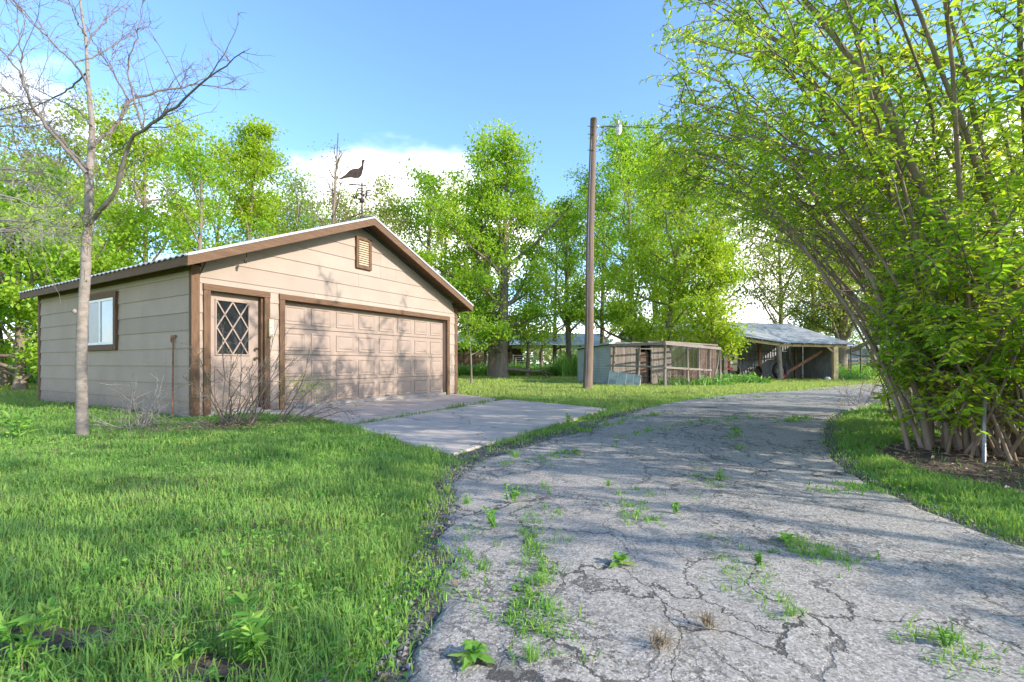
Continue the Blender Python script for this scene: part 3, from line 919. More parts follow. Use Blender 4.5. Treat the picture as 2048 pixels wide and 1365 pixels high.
# pole leaning on the side wall
rod = MB()
p0, p1 = g2w(-0.11, 0.45), g2w(-0.045, 0.57)
lr = thing('leaning_rod', 'thin rusty rod with a flat bracket leaning on the side wall', 'rod', (p0[0], p0[1], 0))
rod.tube([(0, 0, 0), ((p1[0] - p0[0]) * 0.5, (p1[1] - p0[1]) * 0.5, 0.72), (p1[0] - p0[0], p1[1] - p0[1], 1.43)], 0.014, 6)
rod.build('shaft', M['rust_steel'], lr)
br = MB(); bx, by = p1[0] - p0[0], p1[1] - p0[1]
br.bar((bx - 0.05, by + 0.02, 1.43), (bx + 0.06, by - 0.02, 1.44), 0.02, 0.05); br.bar((bx - 0.045, by + 0.018, 1.42), (bx - 0.045, by + 0.018, 1.33), 0.02, 0.02, (1, 0, 0))
br.build('bracket', M['rust_steel'], lr)

# weathervane on the ridge
vx, vy = g2w(PK, -0.02)
wv = thing('weathervane', 'rusty turkey weathervane on a rod above the garage ridge', 'weathervane', (vx, vy, 4.44))
mb = MB(); mb.tube([(0, 0, 0.0), (0, 0, 0.4), (0, 0, 0.86)], 0.02, 6); mb.tube([(0, 0, -0.02), (0, 0, 0.05)], [0.06, 0.05], 8); mb.build('rod', M['dark_metal'], wv)
turkey = [(40, 605), (90, 562), (150, 520), (190, 472), (230, 435), (270, 412), (310, 402), (350, 398), (385, 390), (410, 365), (430, 340), (428, 300), (430, 268), (440, 240), (465, 225), (480, 236), (495, 252), (478, 262), (470, 280), (466, 320), (466, 350), (462, 385), (452, 425), (442, 465), (435, 500), (420, 528), (400, 550), (372, 566), (340, 572), (290, 570), (230, 565), (170, 575), (90, 600), (50, 612)]
K = 0.11 / 83.0
mb = MB(); mb.prism([((x - 437) * K, (690 - y) * K + 0.80) for x, y in turkey], lambda u, v, d: (u, d + u * 0.12, v), -0.008, 0.008)
tk = mb.build('turkey', M['dark_metal'], wv)
mb = MB()
for a, b in ((312, 318), (372, 388)):
    mb.bar(((a - 437) * K, (a - 437) * K * 0.12, 0.80 + 125 * K), ((b - 437) * K, (b - 437) * K * 0.12, 0.805), 0.014, 0.014, (0, 1, 0))
    mb.bar(((b - 460) * K, (b - 460) * K * 0.12, 0.802), ((b - 415) * K, (b - 415) * K * 0.12, 0.802), 0.012, 0.012)
mb.build('leg', M['dark_metal'], tk)
mb = MB(); mb.bar((-0.29, -0.035, 0.80), (0.10, 0.012, 0.79), 0.022, 0.026); mb.build('crossbar', M['dark_metal'], wv)
mb = MB(); mb.bar((-0.13, 0, 0.54), (0.13, 0, 0.59), 0.018, 0.02); mb.bar((0, -0.13, 0.565), (0, 0.13, 0.565), 0.018, 0.02); mb.build('direction_arm', M['dark_metal'], wv)
def letter(strokes, ox, oy, oz, s, ax):
    mb = MB()
    for (a, b), (c, d) in strokes:
        f_ = (lambda u, v: (ox + u * s, oy, oz + v * s)) if ax == 0 else (lambda u, v: (ox, oy + u * s, oz + v * s))
        mb.bar(f_(a - 0.5, b - 0.5), f_(c - 0.5, d - 0.5), 0.022, 0.026, (0, 1, 0) if ax == 0 else (1, 0, 0))
    mb.build('letter', M['dark_metal'], wv)
letter([((0, 0), (0, 1)), ((0, 1), (1, 0)), ((1, 0), (1, 1))], 0.0, 0.15, 0.60, 0.11, 0)
letter([((0, 0), (0, 1)), ((0, 1), (1, 1)), ((0, .5), (.8, .5)), ((0, 0), (1, 0))], 0.16, 0, 0.61, 0.11, 0)
letter([((1, 1), (0, 1)), ((0, 1), (0, .5)), ((0, .5), (1, .5)), ((1, .5), (1, 0)), ((1, 0), (0, 0))], 0.0, -0.15, 0.60, 0.11, 0)
letter([((0, 1), (.25, 0)), ((.25, 0), (.5, .7)), ((.5, .7), (.75, 0)), ((.75, 0), (1, 1))], -0.16, 0, 0.52, 0.11, 0)
mb = MB()
a_ = np.linspace(-math.pi / 2, math.pi / 2, 9)
mb.tube([(0, 0, 0.43 + 0.065 * math.sin(q)) for q in a_], np.maximum(0.065 * np.cos(a_), 0.004), 12); mb.build('ball', M['dark_metal'], wv, True)

# ------------------------------------------------------------------ utility pole, lamp, wires
up = thing('utility_pole', 'tall brown wooden utility pole with a barn light near its top', 'utility pole', (2.87, 18.05, 0))
mb = MB()
zz = np.linspace(-0.2, 10.26, 14)
mb.tube([(0.21 * z / 10.26 + 0.02 * math.sin(z * 0.8), 0, z) for z in zz], np.interp(zz, [0, 1, 10.3], [0.19, 0.175, 0.122]), 14)
mb.build('pole', M['pole'], up, True)
mb = MB()
mb.tube([(-.10 + .21 * z / 10.26 + .02 * math.sin(z * .8) + .02 * z / 10.26 - .0, -.165 + .045 * z / 10.26, z) for z in np.linspace(0, 9.4, 12)], .012, 5); mb.build('ground_wire', M['grey_metal'], up)
for z_ in (9.9, 9.6, 9.0):
    mb = MB(); mb.tube([(-.02, -.16, z_), (.40, -.16, z_)][:1] + [(.20, -.15, z_), (.20, .15, z_)], .014, 6); mb.build('bolt', M['dark_metal'], up)
mb = MB(); mb.tube([(.34, 0, 9.97), (.40, 0, 9.97), (.44, 0, 9.97)], [.035, .05, .03], 8); mb.build('insulator', M['white_paint'], up)
Yp = 18.05
def lpt(px, py):
    x, y, z = pp(px, py, Yp); return (x - 2.87, 0, z)
mb = MB(); mb.tube([lpt(1193, 281), lpt(1197, 270), lpt(1205, 261), lpt(1217, 256), lpt(1232, 254.5)], 0.022, 7)
mb.box(0.30, -0.05, 9.42, 0.36, 0.05, 9.60); mb.build('lamp_arm', M['grey_metal'], up)
mb = MB(); x, _, z = lpt(1237, 253)
mb.tube([(x, 0, z - 0.06), (x, 0, z), (x, 0, z + 0.06), (x, 0, z + 0.09)], [0.135, 0.14, 0.10, 0.05], 12)
mb.tube([(x - 0.02, 0, z + 0.08), (x - 0.02, 0, z + 0.20)], 0.045, 8); mb.box(x + 0.02, -0.03, z + 0.07, x + 0.10, 0.03, z + 0.16)
lh = mb.build('lamp_head', M['grey_metal'], up)
mb = MB(); mb.tube([(x, 0, z - 0.05), (x, 0, z - 0.14), (x, 0, z - 0.26), (x, 0, z - 0.33)], [0.13, 0.135, 0.10, 0.04], 12)
m_gl = mat_plain('milky_lens', (0.62, 0.62, 0.58), 0.25, 0.06, 4, 0, 0.5); mb.build('lens', m_gl, lh, True)
mb = MB(); mb.tube([lpt(1207, 256), lpt(1205, 275), lpt(1206, 286), lpt(1212, 288)], 0.008, 4); mb.tube([lpt(1209, 262), lpt(1214, 270)], [0.01, 0.03], 5)
mb.tube([lpt(1247, 257), lpt(1249, 262)], 0.01, 4); mb.build('loose_wire', M['black'], up)
mb = MB(); mb.tube([lpt(1196, 253), lpt(1203, 255), lpt(1215, 253), lpt(1240, 253.5)] + [(3.0 + k * 3.0, 0.35 * k, 9.98 - 0.05 * math.sin(k)) for k in range(0, 10)][1:], 0.016, 5)
wo = mb.build('power_cable', M['black']); wo.location = (2.87, 18.05, 0); tag(wo, 'black overhead cable running from the utility pole into the trees', 'cable')

# ------------------------------------------------------------------ vegetation builders
def norm(a):
    return a / (np.linalg.norm(a, axis=-1, keepdims=True) + 1e-9)


def add_leaves(mb, P, D, L, wr=0.42, tint=None, near=False, up=None, rg=rng):
    n = len(P)
    if n == 0: return
    D = norm(D)
    U = norm(rg.normal(size=(n, 3)) * 0.55 + (np.array([0, 0, 1.0]) if up is None else up))
    S = norm(np.cross(D, U)); U = np.cross(S, D)
    L = np.broadcast_to(L, (n,))[:, None]; w = L * wr * 0.5
    if tint is None: tint = rg.random(n)
    if near:
        fold = U * L * 0.09
        v = np.stack([P, P + D * L * .28 + S * w * .85 + fold, P + D * L * .66 + S * w * .8 + fold * 0.6, P + D * L - U * L * .10,
                      P + D * L * .66 - S * w * .8 + fold * 0.6, P + D * L * .28 - S * w * .85 + fold], 1)
        i = np.arange(n)[:, None] * 6
        f = np.concatenate([i + np.array([[0, 1, 2, 3]]), i + np.array([[0, 3, 4, 5]])])
        mb.add(v.reshape(-1, 3), f, np.repeat(tint, 6))
    else:
        fold = U * L * 0.12
        v = np.stack([P, P + D * L * .5 + S * w + fold, P + D * L, P + D * L * .5 - S * w + fold], 1)
        i = np.arange(n)[:, None] * 4
        f = np.concatenate([i + np.array([[0, 1, 2]]), i + np.array([[0, 2, 3]])])
        mb.add(v.reshape(-1, 3), f, np.repeat(tint, 4))


def grow(p0, d0, length, steps, rg, wob=0.15, up=0.0):
    """polyline from p0 along d0 with wander and a pull up (or down)"""
    P = [np.array(p0, float)]; d = np.array(d0, float); d /= np.linalg.norm(d)
    for _ in range(steps):
        d = d + rg.normal(size=3) * wob + np.array([0, 0, up]); d /= np.linalg.norm(d)
        P.append(P[-1] + d * length / steps)
    return np.array(P)


def at_param(P, t):
    k = len(P) - 1; i = min(int(t * k), k - 1); f_ = t * k - i
    return P[i] * (1 - f_) + P[i + 1] * f_, norm(P[i + 1] - P[i])


def tree(label, px, Y, top, width, cb=0.25, nleaf=9000, ls=0.15, leaf='leaf_green', seed=1, trunk=0.16, nl=18, sig=0.36, tint=(0.0, 1.0), lean=0.0, bark='bark', cat='tree', name='tree', group=None, el0=20, base_px=None, clumps=3, zmin=0.4):
    rg = np.random.default_rng(seed)
    X = (px - 1024) / F * Y
    H = CAMH + (HY - top) / F * Y
    Rr = width * 0.62 / F * Y
    sig *= 0.8; ls *= 1.12
    bx = X if base_px is None else (base_px - 1024) / F * Y
    root = thing(name, label, cat, (bx, Y, 0), group=group)
    tb = MB(); lb = MB()
    dx = X - bx
    n = 11
    tz = np.linspace(0, 1, n)
    ph = rg.random(2) * 6
    TP = np.stack([dx * tz ** 1.2 + 0.05 * H * 0.25 * np.sin(tz * 5 + ph[0]) * tz, 0.05 * H * 0.25 * np.sin(tz * 4 + ph[1]) * tz, tz * H * 0.93], 1)
    rad = trunk * np.interp(tz, [0, 0.06, 0.3, 1], [1.5, 1.05, 0.85, 0.12])
    tb.tube(TP - np.array([0, 0, 0.1]), rad, 9)
    cl = []
    for i in range(nl):
        u = cb + (0.97 - cb) * ((i + rg.random() * 0.8) / nl)
        w = (u - cb) / (1 - cb)
        prof = (0.62 + 0.85 * w - 1.1 * w ** 2.4) if w < 0.98 else 0.35
        ln = Rr * max(prof, 0.3) * rg.uniform(0.75, 1.6)
        p, _ = at_param(TP, min(max(u - 0.10, 0.03) / 0.97, 0.97))
        az = i * 2.4 + rg.normal() * 0.4
        el = R(el0 + 45 * w + rg.normal() * 10)
        d = np.array([math.cos(az) * math.cos(el), math.sin(az) * math.cos(el), math.sin(el)])
        LP = grow(p, d, ln, 5, rg, 0.16, 0.05)
        r0 = trunk * 0.5 * (1 - 0.6 * w)
        tb.tube(LP, np.linspace(r0, r0 * 0.25, 6), 5)
        for k in range(5):
            q, qd = at_param(LP, 0.3 + 0.7 * (k + rg.random()) / 5)
            sd = qd * 0.7 + rg.normal(size=3) * 0.65 + np.array([0, 0, 0.12])
            SP = grow(q, sd, ln * rg.uniform(0.22, 0.45), 3, rg, 0.25, 0.02)
            tb.tube(SP, np.linspace(r0 * 0.3, r0 * 0.08, 4), 3, cap=False)
            for c in range(clumps):
                cl.append(SP[1 + c % 3] + rg.normal(size=3) * sig * 0.5)
    nleaf = int(nleaf * (1.55 if nleaf > 4000 else 1.15))
    if nleaf:
        cl = np.array(cl); m = len(cl)
        wgt = rg.gamma(1.6, 1, m); cnt = rg.multinomial(nleaf, wgt / wgt.sum())
        ctint = rg.random(m)
        ix = np.repeat(np.arange(m), cnt)
        P = cl[ix] + rg.normal(size=(len(ix), 3)) * np.array([sig, sig, sig * 0.62])
        D = rg.normal(size=(len(ix), 3)) + np.array([0, 0, -0.25])
        tt = np.clip(0.6 * ctint[ix] + 0.4 * rg.random(len(ix)), 0, 1) * (tint[1] - tint[0]) + tint[0]
        ok = P[:, 2] > zmin + 0.7 * (rg.random(len(P)) - .5)
        add_leaves(lb, P[ok], D[ok], ls * rg.uniform(0.65, 1.3, ok.sum()), 0.62, tt[ok], rg=rg)
        cr = lb.build('crown', M[leaf], root); cr['kind'] = 'stuff'
    tb.build('trunk', M[bark], root, True)
    return root


# trees behind the garage, left to right
tree('dense low tree with big bright green leaves at the left picture edge', 40, 17, 430, 330, 0.14, 14000, 0.15, 'leaf_green', 11, 0.16, 22, 0.4)
tree('grey green tree whose crown rises behind the bare foreground tree', 120, 27, 250, 280, 0.3, 10000, 0.16, 'leaf_olive', 12, 0.2, 20, 0.5)
tree('tall dark trunk tree standing at the far left edge of the lawn', -70, 20, 300, 260, 0.35, 9000, 0.15, 'leaf_green', 13, 0.2, 18, 0.42, base_px=8)
tree('loose yellow green tree right behind the window end of the garage', 290, 24, 205, 230, 0.22, 12500, 0.15, 'leaf_lime', 14, 0.17, 22, 0.42)
tree('open dark branched tree with thin foliage behind the roof slope', 395, 21, 255, 170, 0.25, 4300, 0.13, 'leaf_green', 15, 0.15, 18, 0.34)
tree('full lime green tree topping out left of the cloud bank', 502, 25, 222, 165, 0.25, 12000, 0.15, 'leaf_lime', 16, 0.18, 22, 0.38, tint=(0, 0.8))
tree('faint grey green sparse tree between the lime tree and the bare tree', 598, 29, 330, 150, 0.25, 3500, 0.13, 'leaf_grey', 17, 0.13, 18, 0.4)
tree('nearly leafless grey tree standing behind the turkey weathervane', 668, 26, 222, 150, 0.2, 700, 0.09, 'leaf_grey', 18, 0.17, 34, 0.3, el0=42)
tree('olive leaved sparse tree just right of the garage ridge', 765, 28, 372, 170, 0.2, 5600, 0.14, 'leaf_olive', 19, 0.14, 20, 0.42)
tree('mid green tree with a curved limb above the right roof slope', 860, 30, 352, 190, 0.25, 7000, 0.15, 'leaf_green', 20, 0.18, 18, 0.42, tint=(0, 0.7))
tree('rounded green tree low behind the middle of the roof', 560, 34, 430, 280, 0.2, 9000, 0.18, 'leaf_green', 21, 0.16, 18, 0.55)
tree('low bushy tree behind the back corner of the garage', 180, 20, 470, 260, 0.12, 9000, 0.15, 'leaf_green', 23, 0.12, 18, 0.4)
tree('yellow green broad tree filling in behind the lime tree', 440, 36, 330, 260, 0.2, 8000, 0.2, 'leaf_lime', 24, 0.2, 20, 0.6)
tree('soft olive tree low behind the ridge under the weathervane', 690, 38, 410, 240, 0.2, 6000, 0.2, 'leaf_olive', 25, 0.18, 18, 0.6)
tree('broad green tree filling the gap beyond the right roof eave', 890, 42, 400, 230, 0.2, 8000, 0.22, 'leaf_lime', 26, 0.22, 20, 0.65, zmin=3.2)
tree('round tree behind and between the two slim dark trunks', 1110, 48, 430, 200, 0.25, 5500, 0.24, 'leaf_lime', 27, 0.22, 18, 0.65, zmin=3.6)
tree('broad tall tree closing the view behind the coop', 1310, 46, 345, 260, 0.2, 9500, 0.24, 'leaf_lime', 28, 0.26, 20, 0.7, zmin=3.6)
tree('olive tree right behind the ridge of the machine shed', 1625, 40, 485, 210, 0.2, 6500, 0.18, 'leaf_olive', 29, 0.22, 18, 0.6, zmin=3.0)
tree('pale green tree between the machine shed and the far rail fence', 1745, 47, 520, 230, 0.2, 6500, 0.2, 'leaf_lime', 30, 0.24, 18, 0.65, zmin=3.0)
tree('slim tall tree standing out of sight beyond the right edge', 4150, 4.9, -1550, 480, 0.70, 950, 0.2, 'leaf_green', 48, 0.12, 9, 0.3)
# middle
tree('tall leafy tree with a thick leaning trunk beside the old barn', 955, 34, 335, 215, 0.18, 12000, 0.19, 'leaf_green', 31, 0.33, 22, 0.5, base_px=987, zmin=2.7)
tree('biggest bright green tree with a flared trunk on the back lawn', 1020, 31, 296, 245, 0.14, 15000, 0.19, 'leaf_green', 32, 0.36, 24, 0.52, base_px=1002, tint=(0.1, 1), zmin=2.5)
tree('slender dark trunk tree left of the utility pole', 1132, 35, 365, 135, 0.3, 6000, 0.16, 'leaf_green', 33, 0.22, 18, 0.42, tint=(0, 0.6), base_px=1138, zmin=3)
tree('young sapling with a forked stem near the garage corner', 936, 22, 600, 80, 0.45, 900, 0.10, 'leaf_green', 34, 0.05, 9, 0.2, base_px=943, zmin=1.3)
tree('thin tree in the tall weeds in front of the barn gate', 1062, 34, 560, 110, 0.3, 2500, 0.15, 'leaf_lime', 35, 0.12, 12, 0.35, base_px=1054, zmin=1.9)
tree('tall green tree rising just right of the utility pole', 1262, 33, 238, 200, 0.2, 12000, 0.18, 'leaf_green', 36, 0.22, 22, 0.5, zmin=2.9)
tree('dark slim tree half hidden behind the utility pole', 1205, 40, 330, 130, 0.25, 6000, 0.2, 'leaf_green', 37, 0.2, 16, 0.5, tint=(0, 0.5), zmin=3)
tree('wide bright tree overhanging the chicken coop roof', 1370, 27, 340, 250, 0.16, 15000, 0.17, 'leaf_lime', 38, 0.2, 24, 0.48, base_px=1330, tint=(0, 0.75), zmin=2.3)
tree('leafy tree between the coop and the machine shed', 1412, 25, 420, 110, 0.25, 6500, 0.15, 'leaf_lime', 39, 0.12, 20, 0.42, base_px=1432)
tree('tall green tree behind the coop seen over the yellow wall', 1420, 42, 330, 260, 0.2, 10000, 0.22, 'leaf_green', 40, 0.25, 20, 0.6)
tree('pale olive tree spreading behind the machine shed roof', 1560, 44, 400, 250, 0.2, 9000, 0.2, 'leaf_olive', 41, 0.24, 20, 0.6, zmin=3)
tree('thick trunked pale tree at the right end of the machine shed', 1690, 36, 480, 260, 0.25, 6500, 0.18, 'leaf_olive', 42, 0.42, 20, 0.5, base_px=1682, el0=30, zmin=2.6)
tree('distant pale tree above the far rail fence', 1800, 55, 560, 260, 0.2, 5000, 0.26, 'leaf_olive', 43, 0.25, 16, 0.7, zmin=2.5)
tree('green tree standing beyond the right hand shrubs', 1930, 24, 330, 330, 0.2, 9000, 0.17, 'leaf_lime', 44, 0.2, 20, 0.55)
tree('small round tree beyond the fence in the far distance', 1790, 75, 660, 120, 0.15, 2500, 0.3, 'leaf_grey', 45, 0.25, 12, 0.8)
tree('slim young tree by the yellow field on the left', 48, 30, 610, 70, 0.35, 900, 0.14, 'leaf_green', 46, 0.09, 9, 0.35)
tree('twin of young trunks by the left field edge', 66, 28, 600, 60, 0.4, 700, 0.14, 'leaf_green', 47, 0.07, 8, 0.35)


# arching multi-stem shrubs on the right
def rex(y):
    return np.interp(y, [p[1] for p in RE], [p[0] for p in RE])


def overhang(p, base):
    """growth that would hang into the lane is cut away"""
    X, Y, Z = p[..., 0] + base[0], p[..., 1] + base[1], p[..., 2]
    return ((X < rex(Y) + .45 + .4 * (Y > 7)) & (Z < 2.6) & (Y > 3.4)) | (X < np.where(Y > 6.3, .19, .262) * Y) | ((X < .262 * Y) & (Z > .95 + .47 * Y))


def clump(label, base, n, seed, Lr=(4.5, 7.0), az0=180, azs=70, elr=(62, 86), end=(5, 45), leaf='leaf_near', r0=0.05, tw=14, lsz=0.078, suckers=5, tint=(0, 1), name='arching_shrub', den=1.0, tstart=0.3, group=None):
    rg = np.random.default_rng(seed)
    root = thing(name, label, 'shrub', (base[0], base[1], 0), group=group)
    tb = MB(); lb = MB(); wb = MB()
    LP, LD, LT = [], [], []

    def leafy(P, spacing, tt, t0=0.15):
        ln = np.linalg.norm(P[-1] - P[0]); k = max(3, int(ln / spacing * den))
        t = t0 + (1 - t0) * (np.arange(k) + rg.random(k) * 0.6) / k
        kk = len(P) - 1
        ii = np.minimum((t * kk).astype(int), kk - 1); ff = (t * kk - ii)[:, None]
        pos = P[ii] * (1 - ff) + P[ii + 1] * ff
        d = norm(P[ii + 1] - P[ii])
        sd = norm(np.cross(d, np.array([0, 0, 1.0])) + 1e-6) * np.where(np.arange(k) % 2, 1, -1)[:, None]
        LP.append(pos); LD.append(d * 0.55 + sd * 0.8 + rg.normal(size=(k, 3)) * 0.22 + np.array([0, 0, -0.22]))
        LT.append(np.clip(tt + rg.normal(size=k) * 0.18, 0, 1))

    for s in range(n + suckers):
        suck = s >= n
        az = R(az0 + rg.normal() * azs)
        off = np.array([rg.normal() * 0.22, rg.normal() * 0.22, -0.05])
        L_ = rg.uniform(*Lr) if not suck else rg.uniform(1.2, 3.0)
        e0 = R(rg.uniform(*elr)); e1 = R(rg.uniform(*end)) if not suck else R(rg.uniform(-10, 50))
        steps = 12; P = [off]
        a = az
        for k in range(steps):
            f_ = ((k + 0.5) / steps) ** 1.5
            e = e0 * (1 - f_) + e1 * f_ + rg.normal() * 0.07
            a += rg.normal() * 0.07
            P.append(P[-1] + np.array([math.cos(a) * math.cos(e), math.sin(a) * math.cos(e), math.sin(e)]) * L_ / steps)
        P = np.array(P)
        if suck and base[1] > 3 and overhang(P[-1], base): continue
        wx = P[:, 0] + base[0] - .30 * (P[:, 1] + base[1]) + 1.9
        if (wx < 1.9).any() and base[1] > 3:      # kept pruned back from the lane
            P = P[:max(5, int(np.argmax(wx < 1.9)))]
            steps = len(P) - 1
        rr = rg.uniform(0.65, 1.25) * r0 if not suck else 0.014
        tb.tube(P, rr * np.interp(np.linspace(0, 1, steps + 1), [0, 0.5, 1], [1.25, 0.75, 0.15]), 7 if not suck else 5)
        base_t = rg.random()
        for k in range(tw if not suck else 7):
            t_ = (tstart if not suck else 0.25) + (1 - (tstart if not suck else 0.25)) * (k + rg.random()) / tw if not suck else 0.2 + 0.8 * (k + rg.random()) / 7
            q, d = at_param(P, min(t_, 0.999))
            dd = d * 0.8 + rg.normal(size=3) * np.array([0.75, 0.75, 0.4])
            tl = rg.uniform(0.5, 1.25) * (1.15 - 0.5 * t_) * (0.55 if suck else 1)
            TP = grow(q, dd, tl, 4, rg, 0.14, -0.02)
            if base[1] > 3 and overhang(TP[-1], base): continue
            wb.tube(TP, np.linspace(0.009, 0.0025, 5), 3, cap=False)
            tt = tint[0] + (tint[1] - tint[0]) * np.clip(0.45 * base_t + 0.55 * rg.random(), 0, 1)
            leafy(TP, 0.05, tt)
            for j in range(3):
                q2, d2 = at_param(TP, 0.25 + 0.7 * rg.random())
                SP = grow(q2, d2 * 0.7 + rg.normal(size=3) * 0.6, tl * rg.uniform(0.3, 0.55), 3, rg, 0.15, -0.03)
                wb.tube(SP, np.linspace(0.005, 0.002, 4), 3, cap=False)
                leafy(SP, 0.042, tt, 0.1)
    P = np.concatenate(LP); D = np.concatenate(LD); T = np.concatenate(LT)
    ok = P[:, 2] > 0.08
    if base[1] > 3: ok &= ~overhang(P, base)
    P, D, T = P[ok], D[ok], T[ok]
    add_leaves(lb, P, D, lsz * rg.uniform(0.6, 1.25, len(P)), 0.44, T, True, rg=rg)
    st_ = tb.build('stem', M['stem_bark'], root, True)
    wb.build('twigs', M['twig'], root, True)['kind'] = 'stuff'
    lb.build('foliage', M[leaf], root)['kind'] = 'stuff'
    return root


clump('tall shrub with tan stems nearest the driveway in the right foreground', (4.75, 5.0), 13, 101, (4.8, 6.8), 180, 45, (68, 86), (-10, 30), tw=24, r0=.025, den=1.1, suckers=26, lsz=.08, tstart=.15)
clump('thick stemmed shrub at the right picture edge over bare soil', (5.5, 5.1), 12, 102, (5.6, 8.2), 165, 65, (68, 88), (10, 55), r0=0.04, tw=26, den=1.1, suckers=24, lsz=.08, tstart=.12)
clump('arching shrub behind the front pair with long branches over the drive', (6.2, 6.9), 17, 103, (6.8, 9.4), 181, 24, (64, 82), (-24, 8), tw=15, r0=.024, den=.85, suckers=18, lsz=.075, tstart=.2)
clump('second row shrub with many straight tan stems', (7.2, 6.6), 12, 104, (5.5, 8.0), 155, 65, (68, 88), (10, 55), tw=12, r0=.032, den=.95, lsz=.078)
clump('shrub with low arching branches above the grass verge', (7.9, 8.9), 16, 105, (5.6, 8.4), 184, 36, (64, 84), (-12, 24), tw=17, r0=.026, tint=(0.35, 1), den=.85, suckers=7, lsz=.08, tstart=.35)
clump('tall shrub half hidden behind the verge shrubs', (8.9, 8.4), 10, 106, (5.0, 7.4), 165, 65, (64, 86), (5, 50), tw=11, r0=.032, den=.85, lsz=.085)
clump('far shrub of the row whose twigs reach toward the shed', (10.2, 11.0), 10, 107, (3.6, 6.0), 165, 50, (66, 84), (5, 45), tw=12, r0=.03, lsz=0.095, den=.85, tstart=.4, suckers=2, tint=(0.3, 1))
clump('farthest shrub of the row beside the gravel yard', (13.0, 12.2), 8, 108, (2.4, 3.6), 150, 60, (58, 82), (20, 55), tw=12, r0=.025, lsz=0.095, suckers=2)
clump('shrub whose long boughs arch farthest left over the lane', (7.0, 7.9), 9, 109, (7.0, 9.2), 181, 16, (66, 80), (-28, 0), tw=15, r0=.026, den=.9, suckers=6, lsz=.08, tint=(.2, 1))
clump('low leafy young shrub in front of the tall stems', (4.95, 4.75), 7, 121, (2.0, 3.4), 190, 80, (50, 80), (-15, 30), tw=16, r0=.016, den=1.15, suckers=14, lsz=.088, tstart=.15)
clump('low leafy young shrub deeper in the bed behind the grey pipe', (5.9, 5.9), 8, 122, (2.2, 3.8), 190, 80, (50, 80), (-15, 30), tw=16, r0=.016, den=1.1, suckers=14, lsz=.085, tstart=.15)
# the same row goes on beside and behind the camera and shades the lawn
for bx_, by_, sd, lab_ in ((6.2, 2.6, 111, 'green shrub just right of the camera'), (7.4, 0.2, 112, 'green shrub beside the start of the drive'), (6.6, -2.4, 113, 'green shrub a few steps behind the camera'), (8.6, -4.8, 114, 'last green shrub of the row behind the camera')):
    clump(lab_, (bx_, by_), 8, sd, (6.0, 8.0), 180, 70, (64, 88), (10, 50), tw=14, r0=.032, lsz=0.11, den=0.75, suckers=2, group='shrubs continuing the row')


